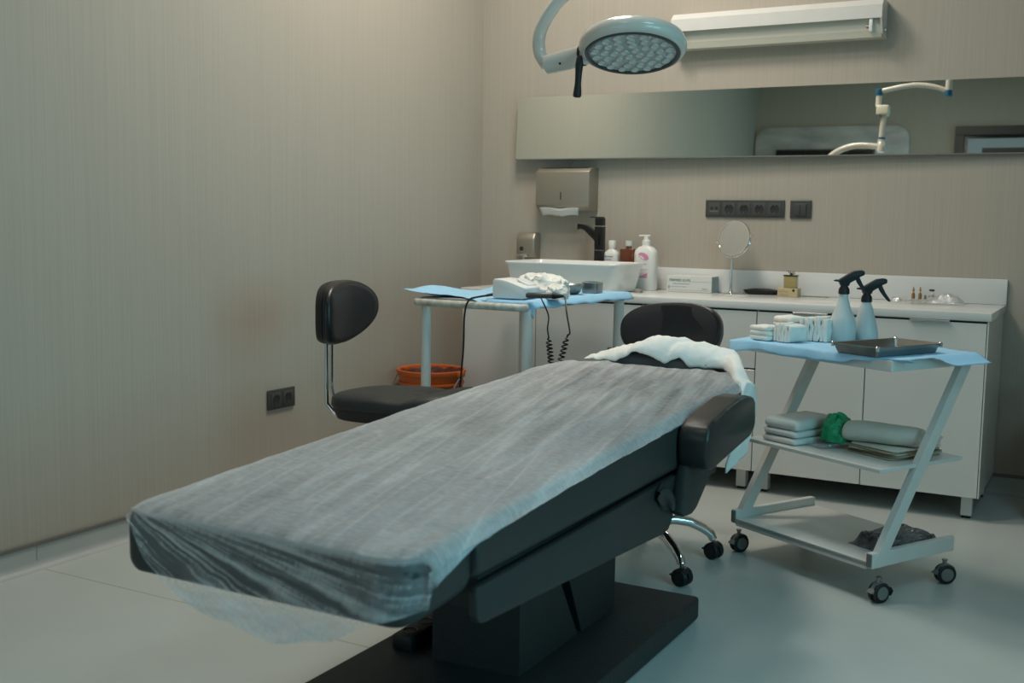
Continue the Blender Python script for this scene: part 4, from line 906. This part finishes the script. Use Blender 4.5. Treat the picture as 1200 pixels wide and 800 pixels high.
# metal bowl and tin
t = thing('steel_bowl', 'small round steel bowl on left trolley beside the gauze', 'bowl', (-2.185, 4.50, 0.906))
obj('bowl', lathe(NB(), [(0.0, 0.9075), (0.032, 0.9075), (0.045, 0.918), (0.058, 0.950), (0.061, 0.951), (0.059, 0.953), (0.054, 0.950), (0.043, 0.922), (0.030, 0.911), (0.0, 0.911)], (-2.185, 4.50, 0), 28), 'steel', t)
t = thing('steel_cup', 'small square steel tin on left trolley right of the bowl', 'tin', (-2.02, 4.56, 0.906))
bm = NB(); rings_mesh(bm, [[(-2.140+a, 4.635+b, z) for a, b in rrect(h_, h_, 0.01, 4)] for h_, z in ((0.036, 0.9075), (0.038, 0.912), (0.039, 0.957), (0.037, 0.957), (0.036, 0.915), (0.02, 0.912))]); obj('cup_body', bm, 'steel', t)
obj('rim', tube(NB(), [(-2.140+a, 4.635+b, 0.957) for a, b in rrect(0.039, 0.039, 0.01, 4)], 0.0018, 6, closed=True), 'chrome', t)

# ================================================================ bucket
t = thing('bucket', 'orange plastic bucket with dark red liner by left wall', 'bucket', (-3.06, 4.72, 0))
bx, by = -3.065, 4.72
obj('pail', lathe(NB(), [(0.0, 0.004), (0.130, 0.0), (0.134, 0.01), (0.163, 0.44), (0.166, 0.445), (0.166, 0.452), (0.172, 0.455), (0.177, 0.470), (0.176, 0.478), (0.170, 0.480), (0.163, 0.476), (0.157, 0.44), (0.130, 0.03), (0.0, 0.02)], (bx, by, 0), 40), 'orange', t)
obj('rib', lathe(NB(), [(0.162, 0.405), (0.1685, 0.408), (0.1685, 0.415), (0.1625, 0.418)], (bx, by, 0), 40, closed=True), 'orange', t)
def liner(u, v):
    a = 2*PI*u; r = 0.160*v; z = 0.436 + 0.018*nz(math.cos(a)*4*v+3, math.sin(a)*4*v, 1) + 0.03*v**6 + 0.010*nz(math.cos(a)*14*v, math.sin(a)*14*v, 5)
    return (bx + r*math.cos(a), by + r*math.sin(a), z)
bm = NB(); grid(bm, liner, 48, 18, True); obj('bin_liner', bm, 'maroonbag', t, angle=180, label='crumpled dark red bin liner')
obj('handle', tube(NB(), [(bx-0.183, by-0.02, 0.455), (bx-0.186, by-0.07, 0.40), (bx-0.160, by-0.13, 0.33), (bx-0.08, by-0.175, 0.26), (bx+0.04, by-0.178, 0.25), (bx+0.13, by-0.14, 0.32), (bx+0.178, by-0.07, 0.40), (bx+0.182, by-0.01, 0.455)], 0.004, 8), 'greyplastic', t)
for s, yy in ((-1, 0.02), (1, 0.0)): obj('handle_lug', box(NB(), bx+s*0.170-0.012, bx+s*0.170+0.014, by-0.03+yy, by+0.03, 0.448, 0.474, 0.004), 'orange', t)

# ================================================================ right trolley (Z-frame)
AL = math.radians(151.426-180); O = Vector((-0.676, 3.692, 0))
RT = Matrix.Translation(O) @ Matrix.Rotation(AL, 4, 'Z')       # local: x to the right along the front, y back
tr = thing('utility_trolley', 'white three-tier trolley with slanted legs right of the bed', 'trolley', tuple(O))
Lh, Wd = 0.658, 0.423
def rb(*a, bev=0.0, **k): return box(NB(), *a, bev=bev, mtx=RT, **k)
obj('bottom_shelf', rb(-Lh+0.01, 0-0.01, 0.0, Wd, 0.118, 0.134), 'whitemetal', tr, smooth=False)
obj('middle_shelf', rb(-Lh-0.005+0.065, 0.012, 0.0, Wd, 0.436, 0.449, bev=0.002), 'whitemetal', tr, smooth=False)
obj('top_tray', rb(-Lh+0.036, 0.036, 0.0, Wd, 0.770, 0.806, bev=0.002), 'whitemetal', tr, smooth=False)
for xs, xt in ((-Lh, -Lh+0.036), (-0.025, 0.011)):
    obj('end_rail', rb(xs, xs+0.025, 0.0, Wd, 0.115, 0.165, bev=0.002), 'whitemetal', tr, smooth=False)
    bm = NB()
    rings_mesh(bm, [[RT @ Vector((x_, y_, z_)) for x_, y_ in ((xo, yo), (xo+0.025, yo), (xo+0.025, yo+0.052), (xo, yo+0.052))] for xo, yo, z_ in ((xs, 0.0, 0.115), (xt, Wd-0.056, 0.785))])
    obj('leg', bm, 'whitemetal', tr, smooth=False)
    obj('end_plug', rb(xs+0.003, xs+0.022, -0.004, 0.0, 0.120, 0.162), 'greyplastic', tr, smooth=False)
obj('front_rail', rb(-Lh+0.025, -0.025, 0.0, 0.020, 0.108, 0.130), 'whitemetal', tr, smooth=False)
for lx, ly, br in ((0.004, 0.03, True), (-0.012, Wd-0.03, False), (-Lh+0.012, 0.03, False), (-Lh+0.012, Wd-0.03, False)):
    p = RT @ Vector((lx, ly, 0)); caster(tr, p.x, p.y, 0.034, -0.62 if br else (-0.95 if lx > -0.3 else -0.6), brake=br, wide=0.009)
def RL(f):
    return lambda u, v: RT @ Vector(f(u, v))
def bd2(u, v):
    # drape: u left->right, v front->back; front edge hangs
    x = -0.690 + 0.770*u; hang = 0.034 + 0.012*nz(u*7, 1.1); hang *= 1 - sm((u-0.68)/0.1)*0.6
    z = 0.8095 + 0.003*abs(nz(x*14, v*7, 4)) + 0.0012*nz(x*50, v*23)
    if v < 0.1: q = (0.1-v)/0.1; y = -0.006 - 0.006*math.sin(q*PI/2)*(1+nz(u*9, 4)) ; z -= hang*q; y += 0.07*sm((u-0.80)/0.15)*q
    else: y = -0.006 + 0.446*(v-0.1)/0.9; y += 0.05*sm((u-0.80)/0.15)*sm((0.35-v)/0.25)
    el = sm((0.10-u)/0.10); z += -el*0.012 + 0.03*el*v; x -= 0.05*el*v
    er = sm((u-0.93)/0.07); z += er*(0.006 - 0.034*sm((v-0.35)/0.3)); x += er*0.012
    return (x, y, z)
bm = NB(); grid(bm, RL(bd2), 80, 50)
tag(solid(obj('blue_drape', bm, 'bluedrape', angle=180), 0.0015), 'light blue disposable drape over the right trolley', 'drape')
# gauze: bundles of folded leaves standing side by side
def leaves(cx, cy, z0, n, pitch, ln, h, rz, seed, lean=0.0):
    bm = NB()
    T = Matrix.Translation((cx, cy, z0)) @ Matrix.Rotation(rz, 4, 'Z')
    for k in range(n):
        ox = (k-(n-1)/2)*pitch; hh = h*(0.90+0.14*random.random()); ll = ln*(0.92+0.12*random.random()); t_ = pitch*0.56
        sd = seed+k*1.7
        rings = []
        for q in (0, 0.12, 0.35, 0.6, 0.82, 0.95, 1.0):
            e = 1 if q < 0.82 else (0.80 if q < 1 else 0.35); fl = 1 + 0.25*math.sin(q*PI)*0.4
            rg = []
            for a, b in rrect(t_*e*fl, ll*(0.99 if q < 0.9 else 0.96), t_*e*0.9, 4):
                wv = 0.010*nz(b*26+sd, q*3) + 0.003*nz(b*60, sd)
                rg.append(RT @ (T @ Vector((ox + a + wv + lean*q, b, max(0.0003, q*hh*(1 - 0.10*(b/ll)**2) + 0.004*nz(b*30, sd, 2)*q)))))
            rings.append(rg)
        t = bmesh.new(); rings_mesh(t, rings); merge(bm, t)
    return bm
def folded(cx, cy, z0, n, lx, ly, h, rz, seed):
    bm = NB()
    for k in range(n):
        T = RT @ Matrix.Translation((cx+0.004*nz(seed, k), cy, z0 + k*h/n)) @ Matrix.Rotation(rz+0.08*nz(k*1.3, seed), 4, 'Z')
        rings = []
        for s, q in ((0.94, 0.02), (1.0, 0.3), (1.0, 0.7), (0.93, 1.0), (0.5, 1.08), (0.1, 1.1)):
            rings.append([T @ Vector((a*s*lx/0.05 + 0.004*nz(b*40, seed+k), b*s*ly/0.05, max(0.0002, q*h/n + 0.006*nz(a*30+seed, b*30, k)*(k+1)/n))) for a, b in rrect(0.05, 0.05, 0.018, 5)])
        t = bmesh.new(); rings_mesh(t, rings); merge(bm, t)
    return bm
GZ = 'folded gauze on the right trolley'
tag(obj('gauze_stack', folded(-0.572, 0.060, 0.8135, 3, 0.046, 0.052, 0.052, 0.1, 2), 'gauze', angle=70), 'lowest, leftmost folded white gauze bundle on right trolley', 'gauze', GZ)
tag(obj('gauze_stack', folded(-0.560, 0.170, 0.8135, 4, 0.050, 0.050, 0.082, -0.1, 7), 'gauze', angle=70), 'folded white gauze bundle just behind the leftmost one, standing higher', 'gauze', GZ)
tag(obj('gauze_stack', leaves(-0.485, 0.085, 0.8135, 6, 0.0125, 0.048, 0.072, 0.05, 3, 0.004), 'gauze', angle=70), 'pleated white gauze bundle in the middle, in front of the tallest one', 'gauze', GZ)
tag(obj('gauze_stack', leaves(-0.470, 0.210, 0.8135, 8, 0.0135, 0.050, 0.094, 0.35, 11, 0.006), 'gauze', angle=70), 'tallest pleated white gauze bundle beside the spray bottles', 'gauze', GZ)
# spray bottles
def spray(lx, ly, h, label, straight):
    p = RT @ Vector((lx, ly, 0)); z0 = 0.8125
    t = thing('spray_bottle', label, 'spray bottle', (p.x, p.y, z0), 0)
    if straight: pr = [(0.0, 0), (0.044, 0), (0.048, 0.005), (0.048, 0.050), (0.047, 0.072), (0.040, 0.092), (0.026, 0.122), (0.0185, 0.150), (0.016, 0.156), (0.016, h)]
    else: pr = [(0.0, 0), (0.044, 0), (0.047, 0.005), (0.046, 0.03), (0.036, 0.075), (0.026, 0.110), (0.018, 0.138), (0.015, 0.142), (0.015, h)]
    obj('bottle_body', lathe(NB(), [(r, z0+z) for r, z in pr], (p.x, p.y, 0), 32), 'spraywhite', t, angle=50)
    z1 = z0+h
    obj('collar', lathe(NB(), [(0.018, z1-0.018), (0.020, z1-0.016), (0.019, z1), (0.013, z1+0.010), (0.012, z1+0.02)], (p.x, p.y, 0), 20), 'blackplastic', t)
    HT = Matrix.Translation((p.x, p.y, z1-0.004)) @ Matrix.Rotation(math.radians(28), 4, 'Z') @ Matrix.Diagonal((1.12, 1.25, 1.12, 1))
    hd = [(-0.022, 0.028), (-0.016, 0.026), (-0.012, 0.014), (0.014, 0.014), (0.016, 0.024), (0.034, 0.034), (0.048, 0.044), (0.062, 0.050), (0.062, 0.062), (0.052, 0.066), (0.030, 0.063), (0.004, 0.048), (-0.018, 0.034)]
    obj('spray_head', prism(NB(), hd, 'y', -0.010, 0.010, 0.003, 2, mtx=HT), 'blackplastic', t)
    obj('trigger', prism(NB(), [(0.034, 0.042), (0.046, 0.044), (0.058, 0.020), (0.074, -0.002), (0.078, -0.010), (0.070, -0.010), (0.052, 0.010), (0.040, 0.026)], 'y', -0.006, 0.006, 0.002, 1, mtx=HT), 'blackplastic', t)
    obj('nozzle', tube(NB(), [(-0.022, 0, 0.031), (-0.034, 0, 0.031)], [0.004, 0.002], 8, mtx=HT), 'blackplastic', t)
spray(-0.405, 0.270, 0.190, 'taller white spray bottle with black trigger on right trolley', True)
spray(-0.385, 0.370, 0.160, 'shorter white spray bottle with black trigger, nearer the tray', False)
# steel tray
t = thing('instrument_tray', 'dull rectangular steel tray on the right trolley', 'tray', tuple(RT @ Vector((-0.10, 0.13, 0.812))))
bm = NB(); tx, ty = -0.100, 0.140
rings_mesh(bm, [[RT @ Vector((tx+a, ty+b, z)) for a, b in rrect(hx, hy, 0.010, 3)] for hx, hy, z in ((0.083, 0.148, 0.8125), (0.085, 0.150, 0.815), (0.093, 0.160, 0.842), (0.097, 0.164, 0.8425), (0.097, 0.164, 0.845), (0.091, 0.158, 0.8445), (0.083, 0.148, 0.818), (0.02, 0.04, 0.8165))])
obj('pan', bm, 'steel', t, angle=35)
for sx_, sy_ in ((1, -1), (-1, 1), (1, 1), (-1, -1)):
    p = RT @ Vector((tx+sx_*0.092, ty+sy_*0.159, 0)); obj('corner_weld', lathe(NB(), [(0.005, 0.832), (0.006, 0.846), (0.004, 0.848)], (p.x, p.y, 0), 8), 'chrome', t)
# folded pads, green bag, roll, papers on the middle shelf
def softbox(cx, cy, z0, lx, ly, h, seed, rz, m, name, label, cat, group=None, sag=0.15, amp=0.004):
    T = RT @ Matrix.Translation((cx, cy, z0)) @ Matrix.Rotation(rz, 4, 'Z')
    rings = []
    for s, q in ((0.93, 0.0), (1.0, 0.18), (1.01, 0.5), (1.0, 0.82), (0.94, 1.0), (0.6, 1.04), (0.2, 1.05)):
        rg = []
        for a, b in rrect(lx*s, ly*s, min(lx, ly)*0.22*s, 6):
            w_ = amp*nz(a*22+seed, b*22, q*3+seed); rg.append(T @ Vector((a + w_, b + w_, max(0.0005, h*q + (amp*1.6*nz(a*18+seed, b*18, 2))*q))))
        rings.append(rg)
    bm = NB(); rings_mesh(bm, rings); return tag(obj(name, bm, m, angle=70), label, cat, group)
ZM = 0.4495
for k, (lab, dz) in enumerate((('folded white pad at the bottom of stack on middle shelf', 0), ('folded white pad in the middle of stack on middle shelf', 0.026), ('thick folded white pad on top of stack on middle shelf', 0.052))):
    softbox(-0.470, 0.150, ZM+dz, 0.080-0.003*k, 0.120, 0.0245 if k < 2 else 0.036, k*3.1, 0.05*k, 'padwhite', 'folded_pad', lab, 'pad', 'folded pads stacked on middle shelf', amp=0.006)
softbox(-0.335, 0.205, ZM, 0.045, 0.12, 0.016, 11, -0.15, 'clear', 'plastic_packet', 'flat clear plastic packet under the green bag', 'packet')
t = obj('green_bag', lump(*(RT @ Vector((-0.335, 0.185, 0)))[:2], ZM+0.020, 0.052, 0.064, 0.088, 4.2, 0.20, sharp=1.7), 'greenbag', angle=180); tag(t, 'bright green crumpled plastic bag between pads and wrapped roll', 'plastic bag')
for k in range(6):
    softbox(-0.150+0.004*(k % 3)-0.002*k, 0.265+0.005*((k*7) % 4), ZM+0.0052*k, 0.105-0.004*(k % 2), 0.125, 0.0042, 20+k*2.3, 0.05*((k*5) % 4)-0.06, 'paperpack' if k % 2 else 'kraft', 'paper_pouch',
            'flat %s paper pouch, %s in the stack under the roll' % (('kraft', 'cream')[k % 2], ('lowest', 'second from bottom', 'third from bottom', 'third from top', 'second from top', 'topmost')[k]), 'pouch', 'paper pouches under the roll', amp=0.0012)
def roll(u, v):
    a = 2*PI*v; s = (u-0.5)*2; e = 1-0.14*abs(s)**9
    x = s*0.120; r = 0.036*e*(1+0.12*(0.5-u))*(1+0.07*nz(u*4, math.cos(a)*2, math.sin(a)*2))
    y = math.cos(a)*r*1.5; z = math.sin(a)*r*1.0 + 0.031
    z = max(z, 0.0); return (-0.172 + x*0.94 - y*0.25, 0.240 + x*0.42 + y, ZM+0.033+z)
bm = NB(); vs = grid(bm, RL(roll), 40, 33)
for e_ in (0, -1): bm.faces.new([v for v in vs[e_][:-1]])
bmesh.ops.recalc_face_normals(bm, faces=bm.faces)
t = obj('paper_roll_pack', bm, 'paperpack', angle=60); tag(t, 'plump cream wrapped roll lying on the paper pouches', 'pack')
softbox(-0.06, 0.31, ZM+0.0325, 0.042, 0.055, 0.045, 31, 0.3, 'clear', 'plastic_packet', 'puffy clear plastic packet behind the trolley leg, beside the roll', 'packet', amp=0.012)
# black wrapped pack on the bottom shelf
def blk(u, v):
    x = -0.200 + 0.185*u; y = 0.115 + 0.275*v; e = min(1, min(u, 1-u)*7)*min(1, min(v, 1-v)*7)
    return (x + 0.008*nz(y*20, 2), y + 0.008*nz(x*20, 7), 0.1365 + 0.038*sm(e*1.3) + (0.012*nz(x*30, y*20, 1) + 0.008*abs(nz(x*70, y*50, 3)))*e)
bm = NB(); grid(bm, RL(blk), 50, 60)
def blk2(u, v): p = blk(u, v); return (p[0], p[1], 0.1350)
grid(bm, RL(blk2), 12, 12)
t = obj('black_wrapped_pack', bm, 'blackbag', angle=180); tag(t, 'black plastic-wrapped pack lying on bottom shelf of right trolley', 'pack')

# ================================================================ operating lamp
ol = thing('exam_lamp', 'pale grey round LED exam lamp on a curved ceiling arm', 'lamp', (-1.02, 3.40, CEIL))
LC = Vector((-1.447, 3.40, 1.79))
LT = Matrix.Translation(LC) @ Matrix.Rotation(math.radians(23), 4, 'Z') @ Matrix.Rotation(math.radians(-17), 4, 'X') @ Matrix.Diagonal((0.915, 0.915, 0.85, 1))
def LR(prof, m, name, n=48, closed=False): return obj(name, lathe(NB(), prof, (0, 0, 0), n, mtx=LT, closed=closed), m, ol, angle=50)
LR([(0.0, 0.052), (0.10, 0.052), (0.16, 0.044), (0.182, 0.030), (0.189, 0.010), (0.188, -0.008), (0.180, -0.020), (0.170, -0.026), (0.163, -0.026), (0.163, -0.005), (0.0, -0.005)], 'lampbody', 'lamp_head')
LR([(0.152, -0.018), (0.165, -0.018), (0.168, -0.0275), (0.160, -0.031), (0.152, -0.028)], 'lampring', 'gasket_ring', closed=True)
LR([(0.0, -0.022), (0.1535, -0.022), (0.1535, -0.015), (0.0, -0.015)], 'led', 'lens_cover')
for r_, n_, off in ((0.132, 18, 0.1), (0.098, 13, 0.3), (0.063, 8, 0), (0.028, 4, 0.4)):
    for k in range(n_):
        a = off + 2*PI*k/n_
        obj('led_lens', lathe(NB(), [(0.0145, -0.0222), (0.0150, -0.0265), (0.0135, -0.0295), (0.0105, -0.0265), (0.0, -0.0245)], (r_*math.cos(a), r_*math.sin(a), 0), 10, mtx=LT), 'lampbody', bpy.data.objects['lens_cover'])
# side yoke joint, handle
jt0, jt1 = Vector((-1.755, 3.40, 1.752)), Vector((-1.625, 3.40, 1.775))
obj('pivot_block', tube(NB(), [jt0, jt0.lerp(jt1, 0.5), jt1], [0.032, 0.034, 0.034], 20), 'lampbody', ol)
obj('pivot_seal', tube(NB(), [jt1 - Vector((0.004, 0, 0)), jt1 + Vector((0.005, 0, 0.001))], 0.0355, 20), 'blackplastic', ol)
obj('pivot_neck', tube(NB(), [jt1 + Vector((0.004, 0, 0)), jt1 + Vector((0.035, 0, 0.006))], [0.032, 0.030], 20), 'lampbody', ol)
obj('set_screw', lathe(NB(), [(0.004, 0), (0.004, 0.002), (0, 0.002)], (-1.69, 3.365, 1.748), 10, 'y'), 'blackplastic', ol)
hm = Matrix.Translation((-1.603, 3.335, 1.765)) @ Matrix.Rotation(math.radians(3), 4, 'Y')
obj('handle', lathe(NB(), [(0.006, 0.0), (0.011, -0.010), (0.013, -0.030), (0.011, -0.060), (0.0105, -0.090), (0.0135, -0.118), (0.014, -0.128), (0.010, -0.133), (0.0, -0.134)], (0, 0, 0), 18, mtx=hm), 'blackplastic', ol)
# C yoke and spring arm
J = Vector((-1.410, 3.40, 2.004))
yoke = bez([(-1.755, 3.40, 1.752), (-1.783, 3.40, 1.795), (-1.786, 3.40, 1.850), (-1.760, 3.40, 1.905), (-1.705, 3.40, 1.965), (-1.62, 3.40, 2.005), (-1.53, 3.40, 2.016), tuple(J)], 6)
obj('yoke_arm', tube(NB(), yoke, [0.023 - 0.004*i/len(yoke) for i in range(len(yoke))], 16), 'lampbody', ol)
obj('yoke_joint', lathe(NB(), [(0.020, -0.035), (0.026, -0.030), (0.027, 0.02), (0.023, 0.025), (0.022, 0.05)], tuple(J), 20), 'lampbody', ol)
obj('joint_band', lathe(NB(), [(0.0235, 0.050), (0.0245, 0.051), (0.0245, 0.060), (0.0235, 0.061)], tuple(J), 20), 'blueplastic', ol)
K = Vector((-1.405, 3.40, 2.235))
obj('lower_arm', tube(NB(), [J + Vector((0, 0, 0.055)), K], 0.019, 16), 'lampbody', ol)
obj('joint_housing', box(NB(), -1.452, -1.372, 3.365, 3.435, 2.210, 2.275, 0.010, 3), 'ivory', ol)
obj('housing_cover', box(NB(), -1.450, -1.418, 3.361, 3.439, 2.202, 2.216, 0.003), 'greyplastic', ol)
obj('riser_post', tube(NB(), [(-1.444, 3.40, 2.27), (-1.444, 3.40, 2.345)], 0.019, 16), 'lampbody', ol)
obj('blue_cap', lathe(NB(), [(0.023, 2.342), (0.024, 2.344), (0.024, 2.382), (0.020, 2.385)], (-1.444, 3.40, 0), 20), 'blueplastic', ol)
arc = bez([(-1.435, 3.40, 2.370), (-1.35, 3.40, 2.388), (-1.25, 3.40, 2.402), (-1.18, 3.40, 2.401), (-1.09, 3.40, 2.384), (-1.02, 3.40, 2.357)], 6)
obj('upper_arm', tube(NB(), arc, 0.016, 14), 'lampbody', ol)
obj('blue_cap', lathe(NB(), [(0.020, 2.325), (0.025, 2.328), (0.025, 2.360), (0.021, 2.362)], (-1.017, 3.40, 0), 20), 'blueplastic', ol)
obj('ceiling_post', tube(NB(), [(-1.017, 3.40, 2.355), (-1.017, 3.40, CEIL)], 0.021, 16), 'lampbody', ol)
obj('ceiling_flange', lathe(NB(), [(0.03, CEIL-0.05), (0.09, CEIL-0.03), (0.10, CEIL-0.0005)], (-1.017, 3.40, 0), 28), 'lampbody', ol)
for x, y, zc, lb in ((-2.25, 4.4, CEIL, 'square lit ceiling panel above the left trolley, outside the picture'), (-1.9, 3.5, CEIL, 'square lit ceiling panel above the bed, outside the picture'),
                     (-1.5, 1.2, CEIL, 'square added ceiling fill panel nearest the viewer, outside the picture'), (0.7, 2.1, CEIL, 'square added cool ceiling fill panel on the right, outside the picture')):  # front and right panels are added housings for the fill lights
    t = thing('ceiling_light', lb, 'ceiling light', (x, y, zc))
    bm = NB()
    for a in ((-0.32, 0.32, -0.32, -0.29), (-0.32, 0.32, 0.29, 0.32), (-0.32, -0.29, -0.29, 0.29), (0.29, 0.32, -0.29, 0.29)): box(bm, x+a[0], x+a[1], y+a[2], y+a[3], zc-0.04, zc)
    obj('frame', bm, 'whitemetal', t, smooth=False)
    obj('diffuser', box(NB(), x-0.29, x+0.29, y-0.29, y+0.29, zc-0.03, zc-0.022), 'diffuser', t, smooth=False)
    if zc < CEIL:
        for dx, dy in ((-0.28, -0.28), (0.28, -0.28), (-0.28, 0.28), (0.28, 0.28)): obj('suspension_wire', tube(NB(), [(x+dx, y+dy, zc-0.01), (x+dx, y+dy, CEIL)], 0.002, 6), 'steel', t)

# ================================================================ things on the front wall (seen in the mirror)
YW = YF
t = thing('marble_wall_panel', 'white marble wall panel with rounded corners, seen in mirror', 'wall panel', (-2.5, YW, 1.9))
bm = NB(); prism(bm, [(-2.50+a, 2.64+b) for a, b in rrect(0.755, 0.29, 0.14, 6)], 'y', YW+0.001, YW+0.045, 0.006, 2); obj('slab', bm, 'marble', t)
t = thing('wall_screen', 'black wall screen on the marble panel, edge seen in mirror', 'screen', (-2.5, YW+0.046, 2.1))
obj('bezel', box(NB(), -3.03, -2.06, YW+0.046, YW+0.08, 2.40, 2.695, 0.004), 'frameblack', t)
obj('display', box(NB(), -3.015, -2.075, YW+0.08, YW+0.082, 2.415, 2.68), 'screen', t, smooth=False)
t = thing('framed_picture', 'picture in wide dark frame with pale mount, seen in mirror', 'picture', (-0.8, YW, 2.2))
bm = NB(); X0, X1, Z0, Z1, fw = -1.335, -0.10, 1.75, 2.905, 0.085
for a in ((X0, X1, Z0, Z0+fw), (X0, X1, Z1-fw, Z1), (X0, X0+fw, Z0+fw, Z1-fw), (X1-fw, X1, Z0+fw, Z1-fw)): box(bm, a[0], a[1], YW+0.001, YW+0.04, a[2], a[3], 0.003)
obj('frame', bm, 'frameblack', t, smooth=False)
bm = NB(); g_ = 0.012
obj('inner_lip', box(NB(), X0+fw, X1-fw, YW+0.001, YW+0.012, Z0+fw, Z1-fw), 'screen', t, smooth=False)
obj('mount', box(NB(), X0+fw+0.03, X1-fw-0.03, YW+0.012, YW+0.016, Z0+fw+0.03, Z1-fw-0.03), 'framemat', t, smooth=False)
obj('print', box(NB(), X0+fw+0.16, X1-fw-0.16, YW+0.016, YW+0.018, Z0+fw+0.12, Z1-fw-0.12), 'frameblack', t, smooth=False)

# ================================================================ waste bin at the right edge
t = thing('waste_bin', 'dark grey waste bin beside counter at right edge', 'bin', (-0.17, 5.16, 0))
obj('bin_body', lathe(NB(), [(0.0, 0.0), (0.145, 0.0), (0.15, 0.01), (0.158, 0.55), (0.0, 0.55)], (-0.175, 5.16, 0), 36), 'bingrey', t)
obj('bin_lid', lathe(NB(), [(0.170, 0.545), (0.172, 0.56), (0.165, 0.585), (0.10, 0.61), (0.0, 0.62)], (-0.175, 5.16, 0), 36), 'bingrey', t)
obj('pedal', box(NB(), -0.21, -0.14, 4.97, 5.03, 0.005, 0.02, 0.003), 'blackplastic', t)
